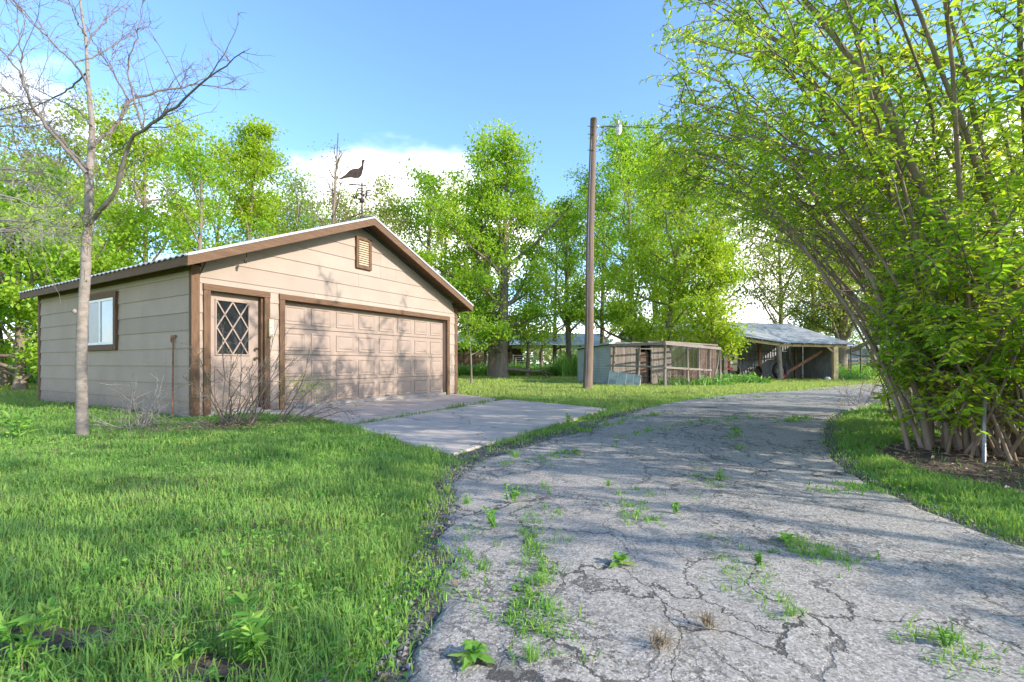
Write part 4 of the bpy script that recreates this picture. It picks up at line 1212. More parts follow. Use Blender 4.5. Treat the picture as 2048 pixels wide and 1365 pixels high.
# bare tree in the front lawn: limbs laid out in 3-D, twigs grown along them
def bare_tree():
    bx, by = -5.55, 6.14
    root = thing('bare_tree', 'leafless young tree with a pale grey trunk in front of the garage', 'tree', (bx, by, 0))
    rg = np.random.default_rng(55)
    Zs = 0.3664
    def conv(pts, yo0, yo1):
        out = []
        for i, (x, y) in enumerate(pts):
            dpt = by + yo0 + (yo1 - yo0) * i / (len(pts) - 1)
            X, Yy, Zz = pp(x * Zs, y * Zs, dpt)
            out.append((X - bx, Yy - by, Zz))
        P = np.array(out)
        # chaikin for soft bends
        for _ in range(2):
            Q = np.empty((2 * len(P), 3)); Q[0] = P[0]; Q[-1] = P[-1]
            Q[1:-1:2] = 0.75 * P[:-1] + 0.25 * P[1:]; Q[2:-1:2] = 0.25 * P[:-1] + 0.75 * P[1:]
            P = Q
        return P
    tm = MB()
    tp = [(450, 2420), (448, 2300), (443, 2000), (447, 1800), (455, 1650), (468, 1500), (468, 1330), (488, 1220), (485, 950), (500, 820), (505, 690), (480, 470), (470, 200), (440, 50), (425, -150)]
    P = conv(tp, 0, 0.1)
    r = np.interp(np.linspace(0, 1, len(P)), [0, 0.05, 0.15, 0.5, 0.68, 0.8, 1], [0.115, 0.09, 0.078, 0.066, 0.042, 0.024, 0.01])
    tm.tube(P, r * np.interp(np.linspace(0, 1, len(P)), [0, .06, 1], [.66, .78, .8]), 12)
    tm.tube([P[int(len(P) * .27)] + np.array([-0.06, -0.02, 0]), P[int(len(P) * .27)] + np.array([-0.085, -0.05, 0.02])], [0.045, 0.025], 7)
    tr = tm.build('trunk', M['pale_bark'], root, True)
    limbs = [
        ([(490, 1220), (560, 1140), (630, 1060), (660, 930), (710, 770), (780, 710), (900, 630), (1000, 540), (1100, 450), (1250, 350), (1330, 270)], 0, -1.0, .036),
        ([(470, 945), (370, 830), (260, 700), (180, 590), (165, 530), (100, 380), (20, 280), (-120, 120)], 0, -0.8, .030),
        ([(500, 800), (590, 730), (660, 650), (700, 545), (850, 500), (1000, 480), (1080, 450), (1200, 485), (1340, 490)], 0, 0.7, .026),
        ([(480, 930), (330, 760), (230, 640), (100, 540), (-60, 440)], 0, 0.8, .022),
        ([(480, 470), (410, 340), (250, 200), (100, 50), (30, -120)], 0, -0.5, .018),
        ([(700, 545), (620, 400), (550, 290), (490, 180), (380, 10), (340, -120)], .2, 0.5, .015),
        ([(780, 710), (740, 580), (700, 400), (690, 330), (740, 240), (780, 20), (790, -80)], -.4, -0.7, .014),
        ([(410, 340), (520, 310), (640, 240), (700, 200), (830, 125)], -.2, 0.3, .011),
        ([(500, 690), (420, 590), (250, 520), (100, 440), (-40, 390)], 0, 0.9, .014),
        ([(470, 400), (370, 500), (150, 610), (-60, 640)], 0, 0.5, .014),
        ([(690, 545), (650, 680), (600, 760), (540, 870)], .2, 0.05, .012),
        ([(780, 700), (790, 650), (770, 560), (700, 440), (640, 380)], -.4, -0.1, .010),
        ([(1080, 450), (1070, 390), (1000, 320)], .4, 0.5, .008),
        ([(900, 630), (930, 560), (905, 430)], -.5, -0.6, .008),
        ([(475, 250), (560, 120), (700, 10), (760, -80)], .05, 0.4, .012),
        ([(472, 200), (400, 90), (370, -60)], .05, -0.4, .012),
        ([(710, 770), (620, 840), (560, 880), (520, 960)], -.3, 0.0, .010),
        ([(560, 1140), (640, 1105), (760, 1080), (860, 1150), (920, 1060)], -.05, 0.6, .010),
        ([(485, 1100), (540, 1010), (640, 960)], .0, 0.4, .008),
        ([(470, 1230), (420, 1150), (330, 1130)], 0, 0.5, .008),
        ([(440, 1240), (200, 1290), (110, 1300), (40, 1250)], 0, -0.6, .009),
        ([(130, 480), (120, 300), (90, 60), (70, -80)], -.6, -0.4, .011),
    ]
    bb = MB(); tw = MB(); lf = MB()
    for pts, a, b, r0 in limbs:
        P = conv(pts, a, b)
        sl_ = np.concatenate([[0], np.cumsum(np.linalg.norm(np.diff(P, axis=0), axis=1))])
        P = np.stack([np.interp(np.linspace(0, sl_[-1], 24), sl_, P[:, q]) for q in range(3)], 1)
        P[2:] += rg.normal(size=(22, 3)) * .008
        bb.tube(P, r0 * .85 * np.linspace(1, .12, 24) ** .9, 6)
        ln = sl_[-1]
        for k in range(int(ln * 3.2)):           # side branches
            t = .2 + .8 * rg.random(); q, d = at_param(P, min(t, .999))
            sp = grow(q, d * .8 + rg.normal(size=3) * .5 + np.array([0, 0, .35]), rg.uniform(.35, 1.1) * (1.1 - .4 * t), 7, rg, .14, .04)
            tw.tube(sp, np.linspace(min(r0 * .38, .0075), .0018, 8), 4, cap=False)
            for j in range(9):
                q2, d2 = at_param(sp, rg.uniform(.15, .98)); s2 = grow(q2, d2 * .7 + rg.normal(size=3) * .6, rg.uniform(.06, .32), 3, rg, .2)
                tw.tube(s2, [.003, .0024, .002, .0013], 3, cap=False)
        for k in range(int(ln * 9)):
            t = 0.12 + 0.88 * rg.random()
            q, d = at_param(P, min(t, .999))
            up_ = np.array([0, 0, 0.55]) if rg.random() < 0.7 else np.array([0, 0, -0.1])
            sp = grow(q, d * 0.6 + rg.normal(size=3) * 0.7 + up_, rg.uniform(0.08, 0.55) * (1 - .3 * t), 4, rg, 0.22, 0.03)
            rt = min(r0 * 0.3, 0.0045)
            tw.tube(sp, np.linspace(rt, 0.0013, 5), 3, cap=False)
            for j in range(3):
                q2, d2 = at_param(sp, rg.uniform(0.2, 0.95))
                s2 = grow(q2, d2 * 0.6 + rg.normal(size=3) * 0.7, rg.uniform(0.03, 0.16), 2, rg, 0.2)
                tw.tube(s2, [0.002, 0.0016, 0.001], 3, cap=False)
    # tuft of suckers and small leaves at the fork
    for k in range(46):
        q = np.array([pp(455, 452, by)[0] - bx + .18, 0, pp(0, 452, by)[2]]) * 0 + np.array(conv([(470, 1260), (470, 1250)], 0, 0)[0])
        sp = grow(q + rg.normal(size=3) * np.array([.05, .05, .12]), rg.normal(size=3) + np.array([0, 0, -0.1]), rg.uniform(.1, .45), 4, rg, .3, -.06)
        tw.tube(sp, np.linspace(.004, .0015, 5), 3, cap=False)
        m = 9
        add_leaves(lf, sp[rg.integers(1, 5, m)] + rg.normal(size=(m, 3)) * .02, rg.normal(size=(m, 3)), rg.uniform(.015, .04, m), .5, rg.random(m), rg=rg)
    bb.build('branch', M['limb_bark'], tr, True)
    tw.build('twigs', M['twig'], tr, True)['kind'] = 'stuff'
    lf.build('foliage', M['leaf_olive'], root)['kind'] = 'stuff'


bare_tree()


def side_bare_tree():
    """grey twiggy boughs that hang in from a dead tree just left of the view"""
    rg = np.random.default_rng(77)
    bx, by = -11.2, 9.0
    root = thing('dead_tree', 'dead grey tree reaching in with a tangle of pale twigs at the far left', 'tree', (bx, by, 0))
    tb = MB(); tw = MB()
    P = grow((0, 0, -0.1), (0.02, 0, 1), 7.0, 10, rg, 0.05, 0.05)
    tb.tube(P, np.linspace(.17, .04, 11), 9)
    tr = tb.build('trunk', M['bark'], root, True)
    for (px0, py0, px1, py1, yy) in ((-120, 200, 95, 205, 8.4), (-120, 245, 130, 250, 8.8), (-150, 400, 130, 460, 8.0), (-150, 330, 110, 390, 9.2), (-150, 370, 150, 420, 8.6), (-150, 430, 145, 475, 8.2), (-160, 350, 120, 350, 8.9), (-160, 310, 60, 300, 9.4), (-140, 460, 60, 470, 8.3)):
        e = np.array(pp(px1, py1, yy)) - np.array([bx, by, 0])
        hgt = np.clip(np.array(pp(px0, py0, yy))[2], 1.5, 6.5)
        s, _ = at_param(P, hgt / 7.0)
        t = np.linspace(0, 1, 9)[:, None]
        mid = (s + e) / 2 + np.array([0, 0, 0.35])
        B = s * (1 - t) ** 2 + mid * 2 * t * (1 - t) + e * t ** 2 + rg.normal(size=(9, 3)) * 0.04 * (t > 0.05)
        tw.tube(B, np.linspace(.035, .005, 9), 5)
        for k in range(30):
            tt = .3 + .7 * rg.random()
            q, d = at_param(B, min(tt, .999))
            sp = grow(q, d + rg.normal(size=3) * .45, rg.uniform(.3, .9), 5, rg, .16, -.02)
            tw.tube(sp, np.linspace(.007, .002, 6), 3, cap=False)
            for j in range(5):
                q2, d2 = at_param(sp, rg.uniform(.1, .95))
                tw.tube(grow(q2, d2 + rg.normal(size=3) * .6, rg.uniform(.12, .4), 3, rg, .2), [.0035, .003, .002, .0015], 3, cap=False)
    tw.build('branches', M['pale_twig'], root, True)


side_bare_tree()


def bare_shrub(name, label, base, n, Lr, seed, spread=1.0, az0=0, azs=180, mat='twig', leaves=0, lpos=None, elr=(20, 75), r0=.010, tw=9):
    rg = np.random.default_rng(seed)
    root = thing(name, label, 'shrub', (base[0], base[1], 0))
    tb = MB(); lb = MB()
    ends = []
    for s in range(n):
        az = R(az0 + rg.uniform(-azs, azs)); el = R(rg.uniform(*elr))
        P = grow((rg.normal() * .08 * spread, rg.normal() * .06 * spread, -.03), (math.cos(az) * math.cos(el), math.sin(az) * math.cos(el), math.sin(el)), rg.uniform(*Lr), 7, rg, .12, -.03)
        P[:, 2] = np.maximum(P[:, 2], 0.02)
        tb.tube(P, np.linspace(r0, r0 * .25, 8), 5)
        for k in range(tw):
            q, d = at_param(P, min(.15 + .85 * rg.random(), .999))
            sp = grow(q, d + rg.normal(size=3) * .55 + np.array([0, 0, .12]), rg.uniform(.08, .45), 4, rg, .2)
            tb.tube(sp, np.linspace(.0045, .0014, 5), 3, cap=False); ends.append(sp)
            for j in range(3):
                q2, d2 = at_param(sp, rg.uniform(.2, .95)); s2 = grow(q2, d2 + rg.normal(size=3) * .7, rg.uniform(.03, .12), 2, rg, .2)
                tb.tube(s2, [.002, .0016, .001], 3, cap=False)
        ends.append(P)
    tb.build('stem', M[mat], root, True)
    if leaves:
        PP = []
        for sp in ends:
            m = 5
            PP.append(sp[rg.integers(1, len(sp), m)] + rg.normal(size=(m, 3)) * .008)
        PP = np.concatenate(PP)
        add_leaves(lb, PP, rg.normal(size=(len(PP), 3)), rg.uniform(.008, .018, len(PP)), .6, rg.uniform(0, .5, len(PP)), rg=rg)
        if lpos is not None:
            Q = np.array(lpos) + rg.normal(size=(leaves, 3)) * np.array([.2, .14, .09])
            add_leaves(lb, Q, rg.normal(size=(leaves, 3)), rg.uniform(.02, .04, leaves), .55, rg.uniform(.3, 1, leaves), rg=rg)
        lb.build('foliage', M['leaf_lime'], root)['kind'] = 'stuff'
    return root


bare_shrub('thorny_shrub', 'straggly half bare shrub in front of the entry door', (-4.25, 7.25), 20, (.8, 1.9), 61, 1.5, 15, 120, 'twig', 320, (1.05, .1, .62), (30, 80), .011, 9)
bare_shrub('thorny_shrub', 'smaller bare shrub with slanting stems beside the apron edge', (-3.55, 7.45), 10, (.7, 1.7), 62, 1.2, 20, 75, 'twig', 90, (.35, .1, .55), (15, 60), .009, 8)
bare_shrub('dead_bush', 'small dead grey bush between bare tree and garage wall', (-5.3, 6.75), 16, (.35, .8), 63, 1.2, 0, 180, 'pale_twig', 0, None, (25, 85), .007, 8)
bare_shrub('brush_pile', 'low pile of dry twigs lying at the foot of the shrub', (-4.35, 6.9), 22, (.3, .9), 64, 3.0, 0, 180, 'limb_bark', 0, None, (0, 22), .008, 5)
bare_shrub('woody_undergrowth', 'leggy brown undergrowth at the tip of the grass verge', (8.0, 10.6), 14, (.4, 1.0), 65, 3.0, 0, 180, 'twig', 60, None, (20, 80), .007, 6)

bare_shrub('dead_vine', 'dry brown vines tangled inside the pen', (8.1, 21.6), 26, (.7, 1.7), 66, 9.0, 0, 180, 'twig', 0, None, (25, 88), .012, 7)
bare_shrub('dead_vine', 'dry brown vine climbing the near corner of the pen', (6.9, 20.6), 14, (.6, 1.6), 67, 4.0, 0, 180, 'twig', 40, None, (35, 88), .012, 7)

# ------------------------------------------------------------------ chicken coop and pen
A_ = np.array([4.40, 21.2]); B_ = np.array([3.36, 24.4]); W_ = A_ + 3.2 * np.array([.951, .309]); N_ = np.array([6.35, 19.75]); R_ = np.array([9.5, 21.7])


def wall_fn(p, q):
    d = (q - p) / np.linalg.norm(q - p); nrm = np.array([d[1], -d[0]])
    return lambda u, z, o: (p[0] + d[0] * u + nrm[0] * o, p[1] + d[1] * u + nrm[1] * o, z)


def corrugated(p, q, h0, h1, zb, pitch, amp, horiz, mb, nsub=6):
    """corrugated sheet from p to q, top heights h0..h1; ridges run level (horiz) or upright"""
    fn = wall_fn(np.array(p), np.array(q)); ln = np.linalg.norm(np.array(q) - np.array(p))
    if horiz:
        n = int((max(h0, h1) - zb) / pitch * nsub)
        V = []
        for i in range(n + 1):
            f_ = i / n
            o = amp * math.sin(2 * math.pi * i / nsub)
            V += [fn(0, zb + (h0 - zb) * f_, o), fn(ln, zb + (h1 - zb) * f_, o)]
        mb.add(V, [[2 * i, 2 * i + 1, 2 * i + 3, 2 * i + 2] for i in range(n)])
    else:
        n = int(ln / pitch * nsub)
        V = []
        for i in range(n + 1):
            f_ = i / n
            o = amp * math.sin(2 * math.pi * i / nsub)
            V += [fn(ln * f_, zb, o), fn(ln * f_, h0 + (h1 - h0) * f_, o)]
        mb.add(V, [[2 * i, 2 * i + 2, 2 * i + 3, 2 * i + 1] for i in range(n)])


coop = thing('chicken_coop', 'low coop with blue grey corrugated side and weathered plank front', 'coop', (0, 0, 0))
mb = MB(); corrugated(B_, A_, 1.66, 1.80, 0.0, .075, .012, True, mb, 5); mb.build('corrugated_wall', M['corrugated'], coop, True)
C2 = B_ + (W_ - A_)
mb = MB()
for p, q in ((W_, C2), (C2, B_)):
    fn = wall_fn(p, q); ln = np.linalg.norm(q - p)
    mb.hexa([fn(0, 0, 0), fn(ln, 0, 0), fn(ln, 0, -.03), fn(0, 0, -.03), fn(0, 1.7, 0), fn(ln, 1.7, 0), fn(ln, 1.7, -.03), fn(0, 1.7, -.03)])
mb.build('back_wall', M['dark_wood'], coop)
fn = wall_fn(A_, W_)
x = 0.0; crn = random.Random(4)
while x < 3.15:
    w = crn.uniform(.16, .26)
    if x + w > 1.42 and x < 2.05:
        if x < 1.42 - .05:
            w = 1.42 - x
        else:
            x = 2.05; continue
    w = min(w, 3.2 - x); o = crn.uniform(0, .02); h = 1.78 + crn.uniform(-.03, .02)
    mb = MB(); mb.hexa([fn(x + .006, 0, o), fn(x + w - .006, 0, o), fn(x + w - .006, 0, o - .022), fn(x + .006, 0, o - .022), fn(x + .006, h, o), fn(x + w - .006, h, o), fn(x + w - .006, h, o - .022), fn(x + .006, h, o - .022)], crn.uniform(.2, .85))
    mb.build('plank', M['grey_wood'], coop)
    x += w
mb = MB(); mb.hexa([fn(1.42, 0, -.12), fn(2.05, 0, -.12), fn(2.05, 0, -.15), fn(1.42, 0, -.15), fn(1.42, 1.5, -.12), fn(2.05, 1.5, -.12), fn(2.05, 1.5, -.15), fn(1.42, 1.5, -.15)]); mb.build('doorway', M['dark_wood'], coop)
for k in range(6):
    mb = MB(); z = .1 + k * .23; mb.hexa([fn(1.45, z, -.09), fn(2.02, z, -.09), fn(2.02, z, -.115), fn(1.45, z, -.115), fn(1.45, z + .17, -.09), fn(2.02, z + .17, -.09), fn(2.02, z + .17, -.115), fn(1.45, z + .17, -.115)], .3)
    mb.build('door_board', M['dark_wood'], coop)
for a, b in (((1.38, 0), (1.38, 1.6)), ((2.09, 0), (2.09, 1.6)), ((1.34, 1.63), (2.13, 1.63))):
    mb = MB(); mb.bar(fn(a[0], a[1], .035), fn(b[0], b[1], .035), .07, .04, (0, 0, 1) if a[1] else (1, 0, 0), .7); mb.build('door_casing', M['grey_wood'], coop)
mb = MB()
ov = .14
def rp(u, v, z):
    p = A_ + (W_ - A_) * u + (B_ - A_) * v; return (p[0], p[1], z)
mb.hexa([rp(-.06, -.06, 1.83), rp(1.05, -.06, 1.83), rp(1.05, 1.06, 1.69), rp(-.06, 1.06, 1.69), rp(-.06, -.06, 1.89), rp(1.05, -.06, 1.89), rp(1.05, 1.06, 1.75), rp(-.06, 1.06, 1.75)])
mb.build('roof', M['corrugated'], coop)

pen = thing('pen_frame', 'open pen of crooked grey posts and rails beside the coop', 'pen', (0, 0, 0))
def lerp2(p, q, t): return p + (q - p) * t
posts = []
for (p, q, ts) in ((A_ + np.array([.08, -.1]), N_, (0.0, .5, 1.0)), (N_, R_, (.40, .60, .80, 1.0))):
    for t_ in ts:
        posts.append(lerp2(p, q, t_))
prn = random.Random(8)
for i, p in enumerate(posts):
    h = 1.78 - .02 * i + prn.uniform(-.03, .03); dx, dy = prn.uniform(-.06, .06), prn.uniform(-.05, .05)
    mb = MB(); r = prn.uniform(.045, .065)
    mb.tube([(p[0], p[1], -.05), (p[0] + dx * .5, p[1] + dy * .3, h * .5), (p[0] + dx, p[1] + dy, h)], [r * 1.1, r, r * .9], 7, tint=prn.uniform(.4, .8)); mb.build('post', M['grey_wood'], pen, True)
mb = MB(); p = lerp2(N_, R_, .86); q = lerp2(N_, R_, .98); mb.tube([(p[0], p[1], 0), (q[0] - .05, q[1], 1.0), (q[0], q[1], 1.62)], .04, 6); mb.build('leaning_brace', M['grey_wood'], pen, True)
for (p, q, z0, z1, th_) in ((A_, N_, 1.78, 1.80, .12), (N_, R_, 1.80, 1.64, .12), (A_ + np.array([-.2, -.02]), N_, .86, .82, .07), (N_, lerp2(N_, R_, .82), .80, .66, .08), (R_, W_ + np.array([.0, .0]), 1.62, 1.72, .09)):
    mb = MB(); mb.bar((p[0], p[1] - .07, z0), (q[0], q[1] - .07, z1), .06, th_, (0, 0, 1), .7); mb.build('rail', M['grey_wood_h'], pen)
for k in range(4):
    p = lerp2(A_, N_, .1 + .3 * k); q = lerp2(W_, R_, .05 + .3 * k)
    mb = MB(); mb.bar((p[0], p[1], 1.87), (q[0], q[1], 1.80), .05, .06, (0, 0, 1), .6); mb.build('roof_pole', M['grey_wood_h'], pen)
# back of the pen: rusty sheets and wire on the far side
p2 = W_ + np.array([.05, .05]); q2 = R_ + np.array([.35, 1.2])
for k in range(5):
    a, b = lerp2(p2, q2, k / 5), lerp2(p2, q2, (k + .96) / 5)
    mb = MB(); h = 1.62 if k >= 3 else .72 + .05 * (k % 2); corrugated(a, b, h, h + .03, .02, .09, .012, False, mb, 4); mb.build('rusty_sheet', M['rust'], pen, True)
mb = MB()
for (p, q) in ((N_, R_), (A_ + np.array([.1, -.1]), N_)):     # sagging poultry wire on the near sides
    fn2 = wall_fn(p, q); ln = np.linalg.norm(q - p)
    for k in range(int(ln / .3)):
        mb.tube([fn2(k * .3, 0.02, .03), fn2(k * .3, 1.7, .03)], .003, 3, cap=False)
    for k in range(6):
        mb.tube([fn2(0, .15 + k * .3, .03), fn2(ln, .12 + k * .28, .03)], .003, 3, cap=False)
mb.build('wire_mesh', M['grey_metal'], pen)
for k, (x0, x1, h0, h1, lab) in enumerate(((.05, .85, .62, .52, 'pale green glazed panel leaning on the coop, nearer the utility pole'), (.87, 1.5, .50, .46, 'pale green glazed panel leaning on the pen, right one of the pair'))):
    d = (N_ - A_) / np.linalg.norm(N_ - A_); nn_ = np.array([d[1], -d[0]])
    f3 = lambda u, z, o: tuple(A_[0:1] + d[0] * u + nn_[0] * (o + .38 - z * .35)) + tuple(A_[1:2] + d[1] * u + nn_[1] * (o + .38 - z * .35)) + (z,)
    pn = thing('glazed_panel', lab, 'panel', (0, 0, 0), group='pale panels leaning on the coop')
    mb = MB(); mb.hexa([f3(x0, .01, 0), f3(x1, .01, 0), f3(x1, .01, -.01), f3(x0, .01, -.01), f3(x0, h0, 0), f3(x1, h1, 0), f3(x1, h1, -.01), f3(x0, h0, -.01)]); mb.build('pane', M['pale_panel'], pn)
    mb = MB()
    for a, b in (((x0, .02), (x1, .02)), ((x0, h0), (x1, h1)), ((x0, .02), (x0, h0)), ((x1, .02), (x1, h1)), (((x0 + x1) / 2, .02), ((x0 + x1) / 2, (h0 + h1) / 2))):
        mb.tube([f3(a[0], a[1], .012), f3(b[0], b[1], .012)], .014, 4)
    mb.build('frame', M['white_paint'], pn)

# yellow metal building behind the coop
yb = thing('metal_building', 'pale yellow sheet metal building behind the coop', 'building', (0, 0, 0))
mb = MB(); corrugated((8.3, 30.5), (13.6, 30.0), 3.0, 3.0, 0, .3, .02, False, mb, 4); mb.build('front_wall', M['yellow_sheet'], yb)
mb = MB(); mb.hexa([(8.3, 30.56, 0), (13.6, 30.06, 0), (13.6, 36, 0), (8.3, 36.4, 0), (8.3, 30.56, 2.98), (13.6, 30.06, 2.98), (13.6, 36, 2.98), (8.3, 36.4, 2.98)]); mb.build('wall', M['yellow_sheet'], yb)
mb = MB(); mb.hexa([(8.1, 30.2, 3.0), (13.8, 29.7, 3.0), (13.8, 33.2, 3.7), (8.1, 33.5, 3.7), (8.1, 30.2, 3.05), (13.8, 29.7, 3.05), (13.8, 33.2, 3.75), (8.1, 33.5, 3.75)])
mb.hexa([(8.1, 33.5, 3.69), (13.8, 33.2, 3.69), (13.8, 36.4, 3.0), (8.1, 36.7, 3.0), (8.1, 33.5, 3.74), (13.8, 33.2, 3.74), (13.8, 36.4, 3.05), (8.1, 36.7, 3.05)]); mb.build('roof', M['shed_roof'], yb)

# ------------------------------------------------------------------ open machine shed
shd = thing('machine_shed', 'open fronted machine shed with a tin roof and dark sheet walls', 'shed', (0, 0, 0))
EY, RY = 27.4, 32.2
XL, XR = 12.2, 19.2
ez = lambda x: np.interp(x, [XL, 15.6, XR + .3], [2.66, 2.14, 2.05])
rz_ = lambda x: np.interp(x, [XL, 18.6], [3.78, 3.66])
mb = MB()
n = 70; xs = np.linspace(XL - .1, XR + .35, n)
V = []
for i, x in enumerate(xs):
    o = .018 * (i % 2)
    V += [(x, EY - .35, ez(x) + o), (XL + 1.4 + (x - XL) * .70, RY, rz_(x) + o), (XL + 1.0 + (x - XL) * .85, RY + 3.5, 2.6 + o)]
mb.add(V, [[3 * i, 3 * i + 3, 3 * i + 4, 3 * i + 1] for i in range(n - 1)] + [[3 * i + 1, 3 * i + 4, 3 * i + 5, 3 * i + 2] for i in range(n - 1)])
V2 = np.array(V) - np.array([0, 0, .03])
mb.add(V2, [[3 * i + 1, 3 * i + 4, 3 * i + 3, 3 * i] for i in range(n - 1)] + [[3 * i + 2, 3 * i + 5, 3 * i + 4, 3 * i + 1] for i in range(n - 1)])
mb.build('roof', M['shed_roof'], shd)
m_newwood = mat_wood('yellowed_beam', (0.40, 0.29, 0.15), (0.55, 0.42, 0.24), None, (1, 1, 12), 3)
mb = MB(); mb.bar((XL, EY - .1, 2.50), (15.6, EY - .1, 2.02), .08, .16, tint=.6); mb.bar((15.6, EY - .1, 2.02), (XR, EY - .1, 1.96), .08, .14, tint=.6); mb.build('header_beam', m_newwood, shd)
for k in range(12):
    x = XL + .3 + k * .6
    mb = MB(); mb.bar((x, EY - .3, ez(x) - .07), (XL + 1.4 + (x - XL) * .70, RY - .05, rz_(x) - .09), .05, .09, tint=.4); mb.build('rafter', m_newwood, shd)
mb = MB(); zz = np.linspace(0, 2.0, 7); prn = random.Random(5)
mb.tube([(15.42 + prn.uniform(-.03, .03) - .02 * q, EY - .1, z) for q, z in enumerate(zz)], [.15, .13, .14, .12, .13, .12, .13], 9, tint=.8); mb.build('post', M['grey_wood'], shd, True)
mb = MB(); mb.box(18.42, EY - .22, 0, 18.68, EY - .02, 1.95, .8); mb.build('post', m_newwood, shd)
mb = MB(); mb.box(12.15, EY - .2, 0, 12.35, EY, 2.45, .5); mb.build('post', M['grey_wood'], shd)
mb = MB(); mb.bar((12.25, EY - .1, 1.9), (12.9, EY - .1, 2.45), .08, .1); mb.bar((18.55, EY - .12, 1.55), (18.05, EY - .12, 1.96), .08, .1); mb.build('knee_brace', m_newwood, shd)
mb = MB(); corrugated((XL + .1, 31.0), (19.2, 31.0), 2.9, 2.6, 0, .16, .015, False, mb, 4); mb.build('back_wall', M['shed_wall'], shd)
mb = MB(); corrugated((19.0, 31.0), (18.75, EY + .1), 2.6, 2.0, 0, .16, .015, False, mb, 4); mb.build('side_wall', M['shed_wall'], shd)
mb = MB(); corrugated((XL + .1, EY + .2), (XL + .1, 31.0), 2.3, 2.9, 0, .16, .015, False, mb, 4); mb.build('side_wall', M['shed_wall'], shd)
for x, h in ((13.0, 2.6), (15.2, 2.7), (17.4, 2.5)):
    mb = MB(); mb.box(x, 29.2, 0, x + .14, 29.34, h, .3); mb.build('inner_post', M['rust_steel'] if x > 15 and x < 17 else M['dark_wood'], shd)
# things in the shed
lad = thing('ladder', 'long grey ladder hung sideways on the shed back wall', 'ladder', (0, 0, 0))
for z0, z1 in ((1.22, 1.24), (1.78, 1.74)):
    mb = MB(); mb.bar((14.0, 30.7, z0), (18.6, 30.6, z1), .04, .06, tint=.7); mb.build('rail', M['grey_wood_h'], lad)
for k in range(15):
    x = 14.2 + k * .3
    mb = MB(); mb.tube([(x, 30.67, 1.23), (x, 30.67, 1.76)], .022, 5, tint=.7); mb.build('rung', M['grey_wood'], lad)
bm = MB(); bm.bar((16.3, 28.9, .15), (18.45, 28.2, 1.72), .10, .16, tint=.6)
tag(bm.build('diagonal_beam', M['rust_steel']), 'long rust brown beam leaning across the right bay of the shed', 'beam')


def wheel_parts(par, c, r, w, axis, rimm):
    ax = np.array(axis, float); ax /= np.linalg.norm(ax)
    c = np.array(c, float)
    u = np.cross(ax, [0, 0, 1.0]); u /= np.linalg.norm(u); v = np.cross(u, ax)
    th = np.linspace(0, 2 * math.pi, 20, endpoint=False)
    prof = [(r * .62, -.5), (r * .9, -.5), (r, -.28), (r, .28), (r * .9, .5), (r * .62, .5)]
    V = [c + (math.cos(t) * u + math.sin(t) * v) * rr + ax * w * o for t in th for rr, o in prof]
    k = len(prof)
    mb = MB(); mb.add(np.array(V), [[i * k + j, i * k + (j + 1) % k, ((i + 1) % 20) * k + (j + 1) % k, ((i + 1) % 20) * k + j] for i in range(20) for j in range(k)])
    t_ = mb.build('tyre', M['black'], par, False)
    mb = MB()
    V = [c + (math.cos(t) * u + math.sin(t) * v) * r * .63 + ax * w * o for o in (-.18, .18) for t in th]
    mb.add(np.array(V), [list(range(20))[::-1], list(range(20, 40))] + [[i, (i + 1) % 20, 20 + (i + 1) % 20, 20 + i] for i in range(20)])
    mb.tube([c - ax * w * .4, c + ax * w * .4], r * .18, 8)
    mb.build('rim', rimm, par)


wl = thing('old_wheel', 'old spoked implement wheel standing by the middle shed post', 'wheel', (0, 0, 0))
wheel_parts(wl, (16.05, 28.5, .52), .52, .2, (.35, -1, .1), M['grey_metal'])
impl = thing('farm_implement', 'rusty hay rake with thin curved tines in the dark shed', 'farm implement', (0, 0, 0))
mb = MB(); mb.bar((13.9, 29.3, .55), (15.1, 29.3, .6), .07, .07); mb.bar((14.5, 29.3, .58), (14.9, 28.3, .35), .06, .06); mb.build('frame', M['rust_steel'], impl)
for k in range(7):
    x = 13.95 + k * .17
    mb = MB(); mb.tube([(x, 29.3, .58), (x, 29.0, .75), (x, 28.75, .45), (x, 28.85, .08)], .012, 4); mb.build('tine', M['grey_metal'], impl)
wheel_parts(impl, (13.85, 29.3, .4), .4, .08, (1, 0, 0), M['rust_steel'])
wheel_parts(impl, (15.2, 29.3, .4), .4, .08, (1, 0, 0), M['rust_steel'])
bx_ = thing('nest_box', 'cream nest cabinet with a round hole beside the tractor', 'cabinet', (0, 0, 0))
mb = MB(); mb.box(13.05, 28.6, .95, 13.6, 29.0, 1.52); mb.box(13.08, 28.6, .52, 13.57, 29.0, .9); bevel(mb.build('cabinet', M['cream'], bx_), .02)
mb = MB(); mb.tube([(13.25, 28.62, 1.28), (13.25, 28.58, 1.28)], .12, 14); mb.build('hole', M['black'], bx_)
mb = MB(); mb.box(13.1, 28.7, 0, 13.17, 28.9, .52); mb.box(13.48, 28.7, 0, 13.55, 28.9, .52); mb.build('leg', M['dark_wood'], bx_)
hp = thing('hanging_chain', 'pale chain of links hanging from a shed rafter', 'chain', (0, 0, 0))
for k in range(9):
    mb = MB(); mb.tube([(16.55, 28.3, 1.9 - k * .075), (16.58, 28.3, 1.87 - k * .075), (16.55, 28.3, 1.83 - k * .075), (16.52, 28.3, 1.87 - k * .075), (16.55, 28.3, 1.9 - k * .075)], .012, 4); mb.build('link', M['white_paint'], hp)
jug = MB(); jug.tube([(15.95 - .1, 27.9, 0), (15.85, 27.9, .3), (15.85, 27.9, .42), (15.85, 27.9, .5)], [.14, .15, .06, .05], 10)
tag(jug.build('fuel_can', M['red_paint'], None, True), 'red fuel can on the ground by the middle post', 'can')
